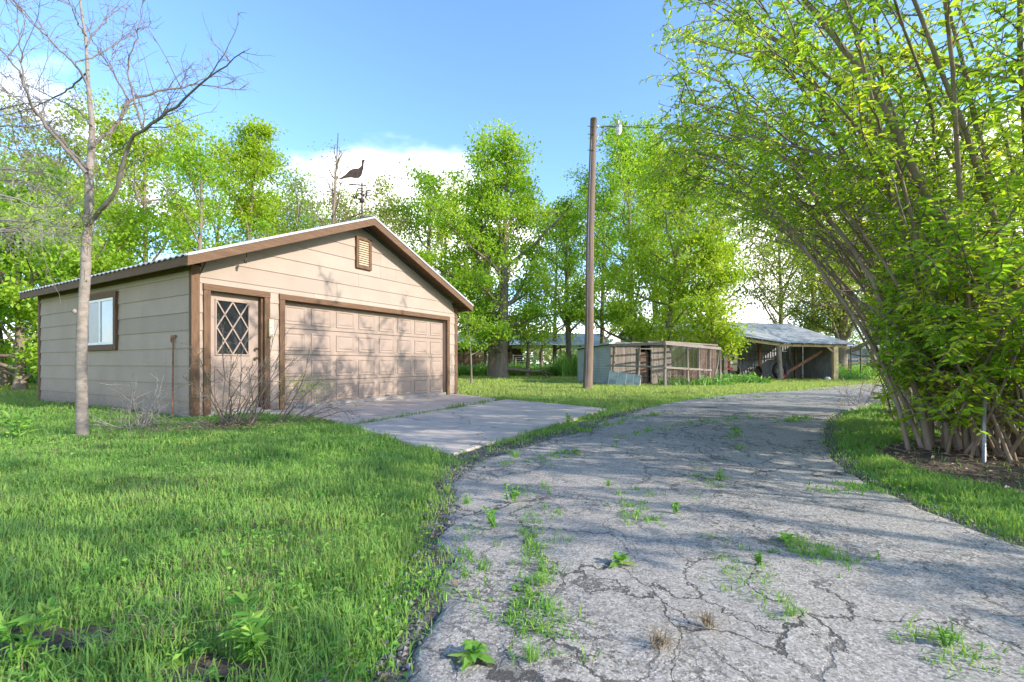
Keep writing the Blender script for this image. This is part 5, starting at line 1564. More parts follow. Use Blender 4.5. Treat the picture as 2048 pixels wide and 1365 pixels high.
rk = MB(); rk.tube([(18.0, 27.1, 0), (18.0, 27.1, .12), (18.02, 27.1, .2)], [.16, .17, .1], 9)
tag(rk.build('stone', M['white_paint']), 'pale stone lying near the right shed post', 'stone')

tr = thing('tractor', 'old red tractor parked nose out in the left shed bay', 'tractor', (12.55, 27.9, 0), R(-4))
mb = MB(); mb.prism([(-.26, .75), (.26, .75), (.26, 1.15), (.18, 1.25), (-.18, 1.25), (-.26, 1.15)], lambda u, v, d: (u, d, v), 0, 1.5); bevel(mb.build('hood', M['red_paint'], tr), .02)
mb = MB(); mb.box(-.2, -.02, .78, .2, -.002, 1.15); gr_ = mb.build('grille', M['dark_metal'], tr)
for k in range(6):
    mb = MB(); mb.box(-.19, -.035, .80 + k * .06, .19, -.02, .825 + k * .06); mb.build('slat', M['red_paint'], gr_)
mb = MB(); mb.box(-.38, -.12, .58, .38, .02, .72); bevel(mb.build('front_bumper', M['red_paint'], tr), .01)
mb = MB(); mb.tube([(.12, .9, 1.2), (.12, .9, 1.75)], .03, 8); mb.build('exhaust', M['dark_metal'], tr)
mb = MB(); mb.box(-.2, .1, .45, .2, 2.4, .75); mb.build('chassis', M['dark_metal'], tr)
mb = MB(); mb.box(-.22, 2.0, 1.0, .22, 2.4, 1.08); mb.box(-.22, 2.36, 1.08, .22, 2.44, 1.4); mb.build('seat', M['black'], tr)
mb = MB(); mb.tube([(.2 * math.cos(a), 1.65 + .1 * math.sin(a), 1.4 + .17 * math.sin(a)) for a in np.linspace(0, 2 * math.pi, 14)], .018, 5); mb.tube([(0, 1.5, 1.1), (0, 1.65, 1.4)], .02, 5); mb.build('steering_wheel', M['black'], tr)
for sx in (-1, 1):
    o = thing('wheel', '', '', (0, 0, 0)); o.parent = tr
    for k in list(o.keys()): del o[k]
    wheel_parts(o, (sx * .42 * .5 + .0, .35, .38), .38, .17, (1, 0, 0), M['red_paint'])
    o = thing('wheel', '', '', (0, 0, 0)); o.parent = tr
    for k in list(o.keys()): del o[k]
    wheel_parts(o, (sx * .75, 2.2, .65), .65, .3, (1, 0, 0), M['red_paint'])
    mb = MB(); mb.tube([(sx * .2, 1.5, 1.0), (sx * .55, 1.75, 1.3), (sx * .72, 2.2, 1.42), (sx * .72, 2.7, 1.15)], .05, 6); mb.build('fender', M['red_paint'], tr)
    mb = MB(); mb.tube([(sx * .34, -.02, 1.02), (sx * .34, .06, 1.02)], [.08, .06], 10); mb.build('headlight', M['white_paint'], tr)

# ------------------------------------------------------------------ old barn beyond the back lawn
brn = thing('barn', 'long low brown barn with dark openings and pale tin roof', 'barn', (0, 0, 0))
BY = 47.0
bx2 = lambda px: (px - 1024) / F * BY
mb = MB()
x0, x1 = bx2(880), bx2(1225)
xs = np.linspace(x0, x1, 60)
V = []
for i, x in enumerate(xs):
    o = .03 * (i % 2); V += [(x, BY - .6, 2.78 + o), (x, BY + 5, 4.25 + o), (x, BY + 10.5, 2.8 + o)]
mb.add(V, [[3 * i, 3 * i + 3, 3 * i + 4, 3 * i + 1] for i in range(59)] + [[3 * i + 1, 3 * i + 4, 3 * i + 5, 3 * i + 2] for i in range(59)]); mb.build('roof', M['shed_roof'], brn)
xw = bx2(1022)
z = .1; bi = 0
while z < 1.75:
    mb = MB(); mb.box(x0, BY, z, xw, BY + .05, z + .26, random.uniform(.3, .8)); mb.build('board', M['dark_wood'], brn); z += .27
mb = MB(); mb.box(x0, BY - .01, 2.5, xw, BY + .05, 2.76, .5); mb.box(x0, BY - .01, 1.98, xw, BY + .04, 2.08, .6); mb.build('girt', M['grey_wood_h'], brn)
for px in (890, 912, 931, 952, 975, 998, 1022):
    mb = MB(); mb.box(bx2(px) - .1, BY - .06, 0, bx2(px) + .1, BY - .012, 2.75, .5); mb.build('post', M['dark_wood'], brn)
for px in (1058, 1083, 1121, 1160, 1200):
    mb = MB(); mb.box(bx2(px) - .1, BY - .1, 0, bx2(px) + .1, BY + .1, 2.75, .7); mb.build('post', M['grey_wood'], brn)
mb = MB(); mb.box(x0, BY + 9.9, 0, bx2(1050), BY + 10, 2.8); mb.box(x0, BY + .06, 0, x0 + .1, BY + 9.9, 2.8); mb.box(xw, BY + .06, 0, xw + .1, BY + 9.9, 2.8); mb.build('back_wall', M['dark_wood'], brn)
gt = thing('pipe_gate', 'white pipe gate standing before the open end of the barn', 'gate', (0, 0, 0))
GY2 = 43.0; gx2 = lambda px: (px - 1024) / F * GY2
for k in range(6):
    mb = MB(); mb.tube([(gx2(1026), GY2, .75 + k * .19), (gx2(1082), GY2, .75 + k * .19)], .035, 5); mb.build('rail', M['white_paint'], gt)
for px in (1026, 1054, 1082):
    mb = MB(); mb.tube([(gx2(px), GY2, .4), (gx2(px), GY2, 1.8)], .045, 6); mb.build('upright', M['white_paint'], gt)
# field fence in the weeds
FY = 40.0; fx = lambda px: (px - 1024) / F * FY
ff_ = thing('field_fence', 'wire fence on thick grey posts in the tall weeds by the barn', 'fence', (0, 0, 0))
for px in (915, 971, 1030, 1082, 1150):
    mb = MB(); mb.tube([(fx(px), FY, -.1), (fx(px) + .03, FY, 1.0), (fx(px), FY, 2.0 if px in (971, 1082) else 1.5)], .17 if px in (971, 1082) else .1, 8, tint=.6); mb.build('post', M['grey_wood'], ff_, True)
for zz in (.5, .9, 1.3):
    mb = MB(); mb.tube([(fx(905), FY, zz), (fx(1000), FY, zz - .04), (fx(1160), FY, zz)], .012, 3); mb.build('wire', M['grey_metal'], ff_)

# right background: rail fences, trough, drum
rfn = thing('rail_fence', 'grey plank rail fence beyond the gravel yard', 'fence', (0, 0, 0))
RFY = 44.0; rx = lambda px: (px - 1024) / F * RFY
for px in range(1664, 1910, 27):
    mb = MB(); mb.box(rx(px) - .08, RFY - .02, 0, rx(px) + .08, RFY + .12, 1.55, random.uniform(.3, .8)); mb.build('post', M['grey_wood'], rfn)
for k in range(4):
    for a in range(1664, 1880, 54):
        z = .35 + k * .32 + random.uniform(-.03, .03)
        mb = MB(); mb.box(rx(a), RFY - .06, z, rx(a + 53), RFY - .022, z + .15, random.uniform(.2, .9)); mb.build('rail', M['grey_wood_h'], rfn)
tf = thing('wire_gate', 'thin dark wire gate with pipe posts at the end of the shed', 'gate', (0, 0, 0))
TY = 33.0; tx = lambda px: (px - 1024) / F * TY
for px, h in ((1702, 2.2), (1721, 2.0), (1698, 1.3)):
    mb = MB(); mb.tube([(tx(px), TY, 0), (tx(px), TY, h)], .04, 6); mb.build('post', M['dark_metal'], tf)
for k in range(5):
    mb = MB(); mb.tube([(tx(1664), TY, .2 + k * .25), (tx(1702), TY, .2 + k * .25)], .012, 3); mb.build('wire', M['grey_metal'], tf)
mb = MB(); mb.box(tx(1703) + .1, TY + 3.0, .12, tx(1724) + .5, TY + 3.9, .95); bevel(mb.build('feed_trough', M['rust']), .04)
tag(bpy.data.objects['feed_trough'], 'rust red metal feed box on the grass near the wire gate', 'trough')
mb = MB(); mb.tube([(tx(1753) + .5, TY + 4, 0), (tx(1753) + .5, TY + 4, .45), (tx(1753) + .5, TY + 4, .9)], [.33, .35, .33], 14)
tag(bpy.data.objects.get('x') or mb.build('drum', M['blue_drum'], None, True), 'blue drum standing in weeds before the rail fence', 'drum')
fs = thing('far_shed', 'grey far shed behind the rail fence on the right', 'shed', (0, 0, 0))
mb = MB(); mb.box(42, 56, 0, 50, 62, 2.7); mb.build('wall', M['shed_wall'], fs)
mb = MB(); mb.hexa([(41.5, 55.5, 2.7), (50.5, 55.5, 2.7), (50.5, 62.5, 3.4), (41.5, 62.5, 3.4), (41.5, 55.5, 2.8), (50.5, 55.5, 2.8), (50.5, 62.5, 3.5), (41.5, 62.5, 3.5)]); mb.build('roof', M['shed_roof'], fs)
# stake on the verge
mb = MB(); gx_, gy_ = gp(1812, 790)
mb.tube([(gx_, gy_, 0), (gx_ - .1, gy_, .35), (gx_ - .2, gy_, .72)], [.04, .045, .06], 6)
tag(mb.build('stump_stake', M['rust_steel'], None, True), 'short reddish stake leaning at the far tip of the verge', 'stake')
mb = MB(); gx_, gy_ = gp(1968, 928); mb.tube([(gx_, gy_, 0), (gx_, gy_, .35), (gx_ + .01, gy_, .75)], .016, 7)
tag(mb.build('metal_pipe', M['grey_metal'], None, True), 'thin grey metal pipe upright among the shrub stems', 'pipe')
# fence post by the left field
mb = MB(); mb.tube([(-31.5, 30.5, 0), (-31.45, 30.5, 1.9)], .16, 8); tag(mb.build('fence_post', M['dark_wood'], None, True), 'dark wooden fence post before the yellow field at far left', 'post')

# ------------------------------------------------------------------ grass, weeds, litter
GAR_POLY = [g2w(-.02, -.02), g2w(GW + .02, -.02), g2w(GW + .02, GD), g2w(-.02, GD)]


def dist_poly(x, y, poly):
    P = np.array(poly); d = np.full(len(x), 1e9)
    for i in range(len(P)):
        a = P[i]; b = P[(i + 1) % len(P)]
        ab = b - a; L2 = ab @ ab + 1e-12
        t = np.clip(((x - a[0]) * ab[0] + (y - a[1]) * ab[1]) / L2, 0, 1)
        d = np.minimum(d, np.hypot(x - a[0] - t * ab[0], y - a[1] - t * ab[1]))
    return d


def blades(mb, x, y, h, w, tint, rg, seg=2, lean=0.45, z0=0.0):
    n = len(x)
    az = rg.random(n) * 2 * math.pi; ln = np.abs(rg.normal(size=n)) * lean + 0.1
    fx_, fy_ = np.cos(az), np.sin(az)
    sx, sy = -fy_, fx_
    b = np.stack([x, y, np.full(n, z0) if np.ndim(z0) == 0 else z0], 1); S = np.stack([sx, sy, np.zeros(n)], 1) * w[:, None] * .5
    Fd = np.stack([fx_, fy_, np.zeros(n)], 1); U = np.array([0, 0, 1.0])
    m = b + Fd * (h * ln * .35)[:, None] + U * (h * .58)[:, None]
    tip = b + Fd * (h * ln * 1.15)[:, None] + U * (h * (1 - .28 * np.minimum(ln, 1.2)))[:, None]
    if seg == 2:
        v = np.stack([b - S, b + S, m + S * .75, m - S * .75, tip], 1)
        i = np.arange(n)[:, None] * 5
        mb.add(v.reshape(-1, 3), i + np.array([[0, 1, 2, 3]]), np.repeat(tint, 5))
        mb.Fs.append(i + np.array([[3, 2, 4]]) + mb.n - 5 * n); mb.MI.append(np.zeros(n, int))
    else:
        v = np.stack([b - S, b + S, tip], 1)
        i = np.arange(n)[:, None] * 3
        mb.add(v.reshape(-1, 3), i + np.array([[0, 1, 2]]), np.repeat(tint, 3))


def lawn():
    rg = np.random.default_rng(21)
    mb = MB(); sb_ = MB()

    def zone(y0, y1, dens, hs, wd, seg, xl=-1.16, xr=1.16, ex=0.6):
        wmax = max(abs(xl), abs(xr)) * y1 + ex
        area = 2 * wmax * (y1 - y0)
        n = int(area * dens)
        x = rg.uniform(-wmax, wmax, n); y = rg.uniform(y0, y1, n)
        ok = (x > xl * y - ex) & (x < xr * y + ex)
        x, y = x[ok], y[ok]
        bad = inpoly(x, y, GAR_POLY) | inpoly(x, y, SLAB2) | inpoly(x, y, SLAB1)
        x, y = x[~bad], y[~bad]
        dr = inpoly(x, y, DRIVE)
        if y0 < 25:
            dd = dist_poly(x, y, DRIVE[::4])
            keep = ~dr | ((dd < 0.10) & (rg.random(len(x)) < .25))
        else:
            keep = ~dr
        x, y = x[keep], y[keep]
        bed = inpoly(x, y, BED)
        db = dist_poly(x, y, BED) if y0 < 15 else np.ones(len(x))
        keep = ~bed | ((db < .25) & (rg.random(len(x)) < .4)) | (bed & (fbm(x, y, .7, 31) > .63) & (rg.random(len(x)) < .5))
        if y0 < 30:
            gv_ = inpoly(x, y, GRAVEL); keep &= ~gv_ | (rg.random(len(x)) < .10)
        x, y = x[keep], y[keep]
        # apron of crumbled asphalt between the slab and the drive: thin grass
        ap = inpoly(x, y, [(-.6, 4.5), (-.75, 5.0), (2.1, 10.0), (3.2, 10.6), (0.8, 6.3), (.1, 5.0)])
        x, y = x[~(ap & (rg.random(len(x)) < .72))], y[~(ap & (rg.random(len(x)) < .72))] if False else y[~(ap & False)] if False else y
        return x, y, ap

    tot = 0
    for (y0, y1, dens, hs, wd, seg) in ((0.9, 2.6, 7600, .12, .0050, 2), (2.6, 4.6, 5400, .115, .0065, 2), (4.6, 8.0, 2600, .115, .010, 2), (8.0, 14.0, 750, .12, .019, 2), (14, 24, 330, .13, .032, 1), (24, 42, 110, .16, .06, 1)):
        wmax = 1.16 * y1 + .6
        n = int(2 * wmax * (y1 - y0) * dens)
        x = rg.uniform(-wmax, wmax, n); y = rg.uniform(y0, y1, n)
        u = rg.random(n)
        ok = (np.abs(x) < 1.16 * y + .6) & ~inpoly(x, y, GAR_POLY) & ~(inpoly(x, y, SLAB2) & ((dist_poly(x, y, SLAB2) > .07) | (u < .6))) & ~(inpoly(x, y, SLAB1) & (dist_poly(x, y, SLAB1) > .03))
        x, y, u = x[ok], y[ok], u[ok]
        dr = inpoly(x, y, DRIVE)
        dd = dist_poly(x, y, DRIVE[::4]) if y0 < 16 else np.ones(len(x))
        ok = ~dr | ((dd < .09) & (u < .2))
        x, y, u, dd = x[ok], y[ok], u[ok], dd[ok]
        bed = inpoly(x, y, BED); fb = fbm(x, y, .8, 31)
        ok = ~bed | (u < np.where(fb > .60, .35, .02))
        if y0 < 30: ok &= ~inpoly(x, y, GRAVEL) | (u < .08)
        ap = inpoly(x, y, [(-.75, 4.4), (-.75, 5.0), (2.0, 9.9), (3.6, 10.9), (1.0, 6.3), (.1, 5.0)])
        ok &= ~ap | (u < np.where(fbm(x, y, 1.3, 41) > .52, .42, .06))
        # thin and bare patches
        th = fbm(x, y, 1.1, 51)
        ok &= (th < .57) | (u < .3) | (y > 7)
        bare = np.zeros(len(x), bool)
        for (px_, py_, rx_, ry_) in ((110, 1285, .24, .11), (430, 1345, .18, .07), (335, 1205, .08, .06), (1880, 1010, .1, .1)):
            gx_, gy_ = gp(px_, py_); bare |= ((x - gx_) / rx_) ** 2 + ((y - gy_) / ry_) ** 2 < 1 + (fbm(x, y, 6, 61) - .5)
        ok &= ~bare | (u < .10)
        if y0 < 12: ok &= (dd > (.16 + .30 * (fbm(x, y, 2.2, 95) - .42)) * np.interp(y, [0, 3.8, 4.8], [.15, .3, 1.2])) | (u < np.where(y < 4, .5, .3))
        x, y = x[ok], y[ok]; n = len(x); dd = dd[ok]
        hn = fbm(x, y, .9, 71); hn2 = vnoise(x, y, 3.2, 75)
        h = .60 * hs * (0.42 + .75 * hn + .45 * (hn2 > .66)) * rg.uniform(.4, 1.5, n) * np.clip(.55 + dd * 1.2, .5, 1)
        tn = .6 * fbm(x, y, .55, 81) + .4 * fbm(x, y, 2.6, 83)
        tint = np.clip(.18 + .45 * np.clip((y - 9) / 6, 0, 1) + .5 * (tn - .3) + .42 * rg.random(n) + .10 * (vnoise(x, y, 2.4, 85) > .72), 0, 1)  # tint rises toward the back lawn, painting its sunlight into the blades
        dry = rg.random(n) < (.05 + .22 * (fbm(x, y, .8, 91) > .57))
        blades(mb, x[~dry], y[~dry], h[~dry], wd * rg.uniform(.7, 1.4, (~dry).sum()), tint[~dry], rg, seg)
        if dry.any():
            blades(sb_, x[dry], y[dry], h[dry] * .75, wd * rg.uniform(.6, 1.2, dry.sum()), rg.random(dry.sum()), rg, seg, .9)
        tot += n
    print('grass blades', tot)
    # strip of grass in the joint between the two slabs, and against slab edges
    a = np.array([-2.43, 7.1]); b = np.array([-.19, 12.36]); t = rg.random(900) ** .8
    den = vnoise(t * 14, t * 0, 1, 3) > .36
    t = t[den]; P = a + (b - a) * t[:, None] + rg.normal(size=(len(t), 2)) * .035
    blades(mb, P[:, 0], P[:, 1], .05 + .10 * rg.random(len(t)), np.full(len(t), .012), rg.random(len(t)), rg, 2, .6, .02)
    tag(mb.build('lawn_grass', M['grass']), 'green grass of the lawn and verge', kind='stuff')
    tag(sb_.build('dry_grass', M['straw']), 'dry straw coloured blades among the lawn', kind='stuff')


lawn()


def lawn_herbs():
    """clover and small broad leaved plants mixed into the grass"""
    rg = np.random.default_rng(23)
    mb = MB(); n = 2600
    y = 1.1 + 9.5 * rg.random(n) ** 1.3; x = rg.uniform(-1.15, .9, n) * y
    ok = ~inpoly(x, y, DRIVE) & ~inpoly(x, y, GAR_POLY) & ~inpoly(x, y, SLAB1) & ~inpoly(x, y, SLAB2) & ~inpoly(x, y, BED) & (fbm(x, y, 1.2, 13) > .47)
    x, y = x[ok], y[ok]
    for a, b in zip(x, y):
        m = rg.integers(4, 9); r = rg.uniform(.015, .05)
        c = np.stack([a + rg.normal(size=m) * r, b + rg.normal(size=m) * r, rg.uniform(.02, .085, m)], 1)
        add_leaves(mb, c, rg.normal(size=(m, 3)) * np.array([1, 1, .5]), rg.uniform(.010, .026, m) * (1 + .10 * b), .6, np.clip(rg.random() * .7 + .3 * rg.random(m), 0, 1), rg=rg)
    tag(mb.build('lawn_herbs', M['weed']), 'clover and small broad leaved plants mixed into the lawn', kind='stuff')


lawn_herbs()


def tall_weeds():
    """knee high growth before the barn, by the fences and along the left field"""
    rg = np.random.default_rng(31)
    mb = MB()
    def patch(x0, x1, y0, y1, n, h0, h1, w, tl=(0.1, .9), sc_=.5):
        x = rg.uniform(x0, x1, n); y = rg.uniform(y0, y1, n)
        h = (h0 + (h1 - h0) * fbm(x, y, sc_, 5)) * rg.uniform(.6, 1.25, n)
        blades(mb, x, y, h, np.full(n, w) * rg.uniform(.6, 1.4, n), tl[0] + (tl[1] - tl[0]) * rg.random(n), rg, 1, .35)
        k = n // 2; i = rg.integers(0, n, k); zz = h[i] * rg.uniform(.2, .95, k)
        add_leaves(mb, np.stack([x[i], y[i], zz], 1), rg.normal(size=(k, 3)) + np.array([0, 0, .3]), .2 * rg.uniform(.6, 1.3, k), .5, tl[0] + (tl[1] - tl[0]) * rg.random(k), rg=rg)
    patch(-6.5, 6.5, 36.0, 42.0, 12000, .4, 1.25, .08)
    patch(3.6, 5.6, 34, 38, 1800, .8, 2.0, .08, (.4, 1))
    patch(20.5, 34, 34, 43, 7000, .3, 1.3, .09, (.3, 1))
    patch(-42, -18, 22, 34, 12000, .5, 1.8, .09, (0, .7))
    patch(9.8, 12.2, 22.3, 24.5, 900, .2, .6, .05)
    patch(6.6, 9.6, 20.4, 21.6, 700, .1, .4, .05)
    patch(19.0, 20.6, 27.0, 30.0, 700, .2, .7, .06)
    o = mb.build('tall_weeds', M['weed']); tag(o, 'tall green weeds growing before the barn and fences', kind='stuff')
    mb = MB()
    n = 9000; x = rg.uniform(-75, -38, n); y = rg.uniform(42, 62, n)
    add_leaves(mb, np.stack([x, y, rg.uniform(.7, 1.9, n)], 1), rg.normal(size=(n, 3)), rg.uniform(.25, .5, n), .7, rg.random(n), rg=rg)
    tag(mb.build('flower_field', M['yellow_flower']), 'yellow flowering field beyond the trees at far left', kind='stuff')
    # far woods closing the horizon
    mb = MB(); n = 26000
    x = rg.uniform(-260, 260, n); y = rg.uniform(150, 175, n)
    hh = 3.5 + 8 * fbm(x, y * .2, .05, 7)
    add_leaves(mb, np.stack([x, y, hh * rg.random(n) ** .7], 1), rg.normal(size=(n, 3)), rg.uniform(1.0, 2.2, n), .7, rg.random(n), rg=rg)
    tag(mb.build('far_woods', M['leaf_grey']), 'hazy line of far trees along the horizon', kind='stuff')


tall_weeds()


def litter():
    rg = np.random.default_rng(41)
    mb = MB()
    n = 30000; x = rg.uniform(3.3, 16, n); y = rg.uniform(1.5, 14, n)
    ok = inpoly(x, y, BED) & (rg.random(n) < np.clip(1.5 - y / 11, .15, 1)); x, y = x[ok], y[ok]; n = len(x)
    D = rg.normal(size=(n, 3)) * np.array([1, 1, .25])
    add_leaves(mb, np.stack([x, y, .012 + .03 * rg.random(n)], 1), D, rg.uniform(.03, .075, n), .45, rg.random(n), rg=rg)
    m = 500
    for k in range(m):
        i = rg.integers(0, n); a = rg.random() * 6.3; l = rg.uniform(.1, .45)
        mb.tube([(x[i], y[i], .02), (x[i] + l * math.cos(a), y[i] + l * math.sin(a), .03 + .02 * rg.random())], .004, 3, cap=False, tint=rg.random())
    # dry leaves scattered at the drive edge and under the shrub
    n = 700; t = rg.integers(0, len(DRIVE), n); Dv = np.array(DRIVE)
    P = Dv[t] + rg.normal(size=(n, 2)) * .10; ok = P[:, 1] < 9
    P = P[ok]; add_leaves(mb, np.concatenate([P, .03 + .02 * rg.random((len(P), 1))], 1), rg.normal(size=(len(P), 3)) * np.array([1, 1, .2]), rg.uniform(.015, .04, len(P)), .5, rg.random(len(P)), rg=rg)
    n = 700; add_leaves(mb, np.stack([rg.normal(-4.1, .5, n), rg.normal(7.0, .25, n), .03 + .05 * rg.random(n)], 1), rg.normal(size=(n, 3)) * np.array([1, 1, .3]), rg.uniform(.02, .06, n), .4, .4 + .6 * rg.random(n), rg=rg)
    tag(mb.build('leaf_litter', M['litter']), 'fallen brown leaves and twigs under shrubs and along the drive', kind='stuff')
    # crumbled asphalt grit along the drive edges
    mb = MB(); n = 5200
    t = rg.integers(0, len(DRIVE), n); P = Dv[t] + rg.normal(size=(n, 2)) * np.array([.11, .11]); P = P[(P[:, 1] < 7.5)]
    q = rg.uniform(-.6, 2.2, 1500); P2 = np.stack([q, 4.6 + q * 1.9 + rg.normal(size=1500) * .3 + .2], 1)
    P = np.concatenate([P, P2]); n = len(P)
    s = rg.uniform(.004, .014, n)[:, None]
    b = np.concatenate([P, np.full((n, 1), .022)], 1)
    ang = rg.random(n) * 6.28
    ring = [np.stack([np.cos(ang + k * 2.1), np.sin(ang + k * 2.1), np.zeros(n)], 1) * s * (1 + .4 * rg.random((n, 1))) for k in range(3)]
    top = b + np.array([0, 0, 1.0]) * s * .9
    v = np.stack([b + ring[0], b + ring[1], b + ring[2], top], 1)
    i = np.arange(n)[:, None] * 4
    mb.add(v.reshape(-1, 3), np.concatenate([i + np.array([[0, 1, 3]]), i + np.array([[1, 2, 3]]), i + np.array([[2, 0, 3]])]))
    m_grit = mat_plain('asphalt_grit', (0.20, 0.19, 0.19), .9, .3, 40)
    tag(mb.build('loose_grit', m_grit), 'loose crumbs of asphalt along the driveway edges', kind='stuff')


litter()


# weeds rooted in the driveway cracks
def weed_mesh(kind, size, seed):
    rg = np.random.default_rng(seed)
    mb = MB()
    if kind == 'rosette':
        n = 22
        az = np.arange(n) * 2.4 + rg.normal(size=n) * .2; el = R(15) + rg.random(n) * R(55)
        for a, e in zip(az, el):
            L_ = size * rg.uniform(.6, 1.15); k = 6
            t = np.linspace(0, 1, k)
            r_ = L_ * t * math.cos(e); z = L_ * t * math.sin(e) - L_ * .55 * t ** 2.2
            w = L_ * .125 * np.sin(np.pi * np.clip(t * .9 + .08, 0, 1)) * (1 + .25 * (np.arange(k) % 2))
            c = np.stack([np.cos(a) * r_, np.sin(a) * r_, np.maximum(z, .004)], 1); s = np.array([-math.sin(a), math.cos(a), 0])
            V = np.concatenate([c - s * w[:, None] + np.array([0, 0, .12]) * w[:, None], c, c + s * w[:, None] + np.array([0, 0, .12]) * w[:, None]])
            f = [[i, k + i, k + i + 1, i + 1] for i in range(k - 1)] + [[k + i, 2 * k + i, 2 * k + i + 1, k + i + 1] for i in range(k - 1)]
            mb.add(V, f, rg.uniform(.2, 1))
    elif kind == 'upright':
        for s_ in range(5):
            P = grow((rg.normal() * size * .1, rg.normal() * size * .1, 0), (rg.normal() * .25, rg.normal() * .25, 1), size * rg.uniform(.7, 1.2), 5, rg, .08)
            mb.tube(P, np.linspace(.004, .0015, 6), 4, tint=.3)
            m = 16; i = rg.integers(0, 5, m); ff = rg.random((m, 1))
            add_leaves(mb, P[i] * (1 - ff) + P[i + 1] * ff, rg.normal(size=(m, 3)) * np.array([1, 1, .3]) + np.array([0, 0, .45]), size * rg.uniform(.2, .42, m), .36, rg.random(m), True, rg=rg)
    else:
        n = 60
        x, y = rg.normal(size=(2, n)) * size * .16
        blades(mb, x, y, size * rg.uniform(.4, 1.2, n) * (.7 if kind == 'dry' else 1), np.full(n, size * .035), rg.random(n) * (.5 if kind == 'dry' else 1), rg, 2, 1.5 if kind == 'dry' else .9)
    return mb.mesh('weed', M['straw'] if kind == 'dry' else M['weed'])


WEEDS = [
    (1240, 1145, 'rosette', .155, 'largest broad leaved weed rosette in the middle of the driveway'),
    (1572, 1098, 'rosette', .15, 'leafy weed clump left of a pale sun patch on the right half of the drive'),
    (1517, 1150, 'upright', .10, 'low bushy weed with yellowish leaves filling a driveway pothole'),
    (985, 1070, 'upright', .17, 'tall leafy weed near the left edge of the drive'),
    (1045, 1088, 'tuft', .10, 'single round grass tuft standing alone beside the tall leafy weed'),
    (933, 1022, 'tuft', .14, 'wide grass tuft by the left drive edge near the lawn'),
    (1025, 1015, 'upright', .17, 'thin upright seedy weed near the slab end of the drive'),
    (948, 1340, 'rosette', .15, 'broad leaved weed at the bottom edge near the lawn'),
    (1065, 1350, 'tuft', .11, 'ragged grass clump at the bottom edge of the drive'),
    (1086, 1188, 'tuft', .08, 'small grass tuft left of the largest rosette'),
    (1318, 1318, 'dry', .15, 'brownish dry grass tuft growing in a sandy stain'),
    (1415, 1275, 'dry', .15, 'thin dry weed with two long bare stalks'),
    (1580, 1255, 'tuft', .10, 'flat grass tuft spreading along a crack in the near drive'),
    (1352, 1040, 'upright', .11, 'leafy weed trailing along a dark crack in mid drive'),
    (1216, 985, 'tuft', .12, 'bright yellow green tuft in a sunny streak'),
    (1152, 915, 'rosette', .2, 'leafy weed at the crumbled edge below the concrete slab'),
    (1440, 970, 'upright', .13, 'small upright weed near the drive centre'),
    (1893, 1320, 'upright', .10, 'low weed strip in a crack at the bottom right of the drive'),
    (1137, 845, 'upright', .26, 'upright broadleaf plant at the far edge of the concrete slab'),
    (1650, 1135, 'tuft', .09, 'sparse weed tuft in dark crumbled asphalt'),
    (1030, 925, 'tuft', .18, 'spiky grass clump at the tip of the concrete slab'),
    (660, 950, 'upright', .16, 'yellowish leafy weed standing in the lawn left of the slab'),
    (505, 1330, 'upright', .17, 'tall yellow green leafy plant at the bottom of the lawn'),
    (40, 1330, 'upright', .15, 'yellowish weed beside the bare patch in the left corner'),
    (36, 880, 'upright', .3, 'pale leafy weed in the sunlit lawn at the left edge'),
]
for k, (px, py, kind, size, lab) in enumerate(WEEDS):
    gx_, gy_ = gp(px, py)
    o = link('weed', weed_mesh(kind, size * (1.0 if k > 21 else .56 if kind == 'rosette' else .55), 200 + k), None, (gx_, gy_, .046 if inpoly(np.array([gx_]), np.array([gy_]), DRIVE)[0] else .0))
    tag(o, lab, 'weed', 'weeds rooted in the driveway and lawn')


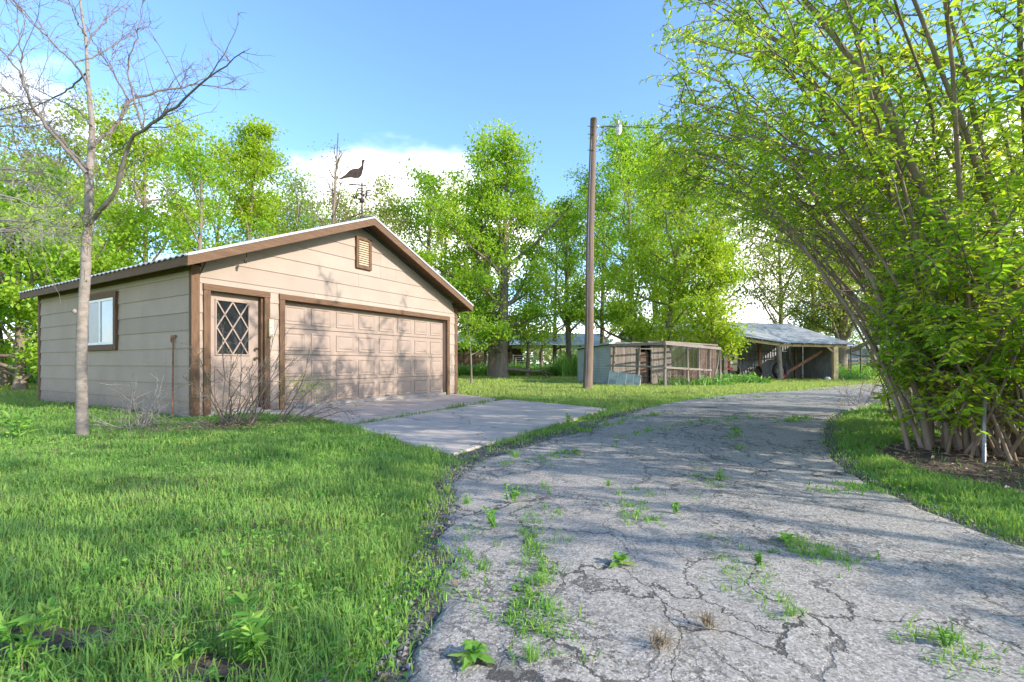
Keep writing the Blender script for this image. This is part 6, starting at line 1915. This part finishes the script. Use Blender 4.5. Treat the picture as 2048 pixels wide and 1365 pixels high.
def small_crack_weeds():
    rg = np.random.default_rng(99)
    mb = MB()
    lines = [[(1075, 975), (1078, 1040), (1072, 1100), (1060, 1170), (1075, 1240)], [(1380, 940), (1390, 1000), (1440, 960)], [(1560, 1240), (1500, 1180), (1440, 1100)], [(1215, 900), (1290, 870), (1400, 850), (1500, 840)],
             [(1150, 870), (1230, 850), (1330, 830)], [(1340, 800), (1450, 800), (1600, 795)], [(930, 1090), (900, 1160), (890, 1200)], [(1270, 990), (1260, 1040), (1340, 1060)], [(1040, 1280), (1070, 1230), (1060, 1300)],
             [(1140, 905), (1090, 930), (1000, 935)], [(1650, 990), (1720, 985), (1770, 990)], [(1560, 850), (1610, 840)], [(1470, 860), (1480, 930)], [(1870, 1300), (1930, 1350)], [(1580, 1110), (1640, 1120), (1690, 1140)]]
    for ln in lines:
        P = np.array([gp(*p) for p in ln]); k = 17 * len(ln)
        for j in range(k):
            q, _ = at_param(P, rg.random() * .999)
            q = q + rg.normal(size=2) * .075
            m = rg.integers(3, 13); s = rg.uniform(.014, .05) * (1 if q[1] < 6 else 1.6)
            x = q[0] + rg.normal(size=m) * s * .45; y = q[1] + rg.normal(size=m) * s * .45
            blades(mb, x, y, s * rg.uniform(.5, 1.3, m), np.full(m, .006 if q[1] < 5 else .012), rg.random(m), rg, 2, 1.0, .03)
    tag(mb.build('crack_grass', M['weed']), 'small sprigs of grass in the driveway cracks', kind='stuff')
    # seedlings and low green plants in the mulch under the shrubs
    mb = MB(); n = 420
    x = rg.uniform(3.6, 12, n); y = rg.uniform(3.2, 12, n)
    ok = inpoly(x, y, BED) & (fbm(x, y, .8, 77) > .48); x, y = x[ok], y[ok]
    for a, b in zip(x, y):
        m = 10; c = np.stack([a + rg.normal(size=m) * .06, b + rg.normal(size=m) * .06, rg.uniform(.03, .22, m)], 1)
        add_leaves(mb, c, rg.normal(size=(m, 3)) * np.array([1, 1, .4]), rg.uniform(.05, .11, m), .45, rg.random(m), rg=rg)
    tag(mb.build('seedlings', M['weed']), 'low green seedlings in the litter under the shrubs', kind='stuff')


small_crack_weeds()
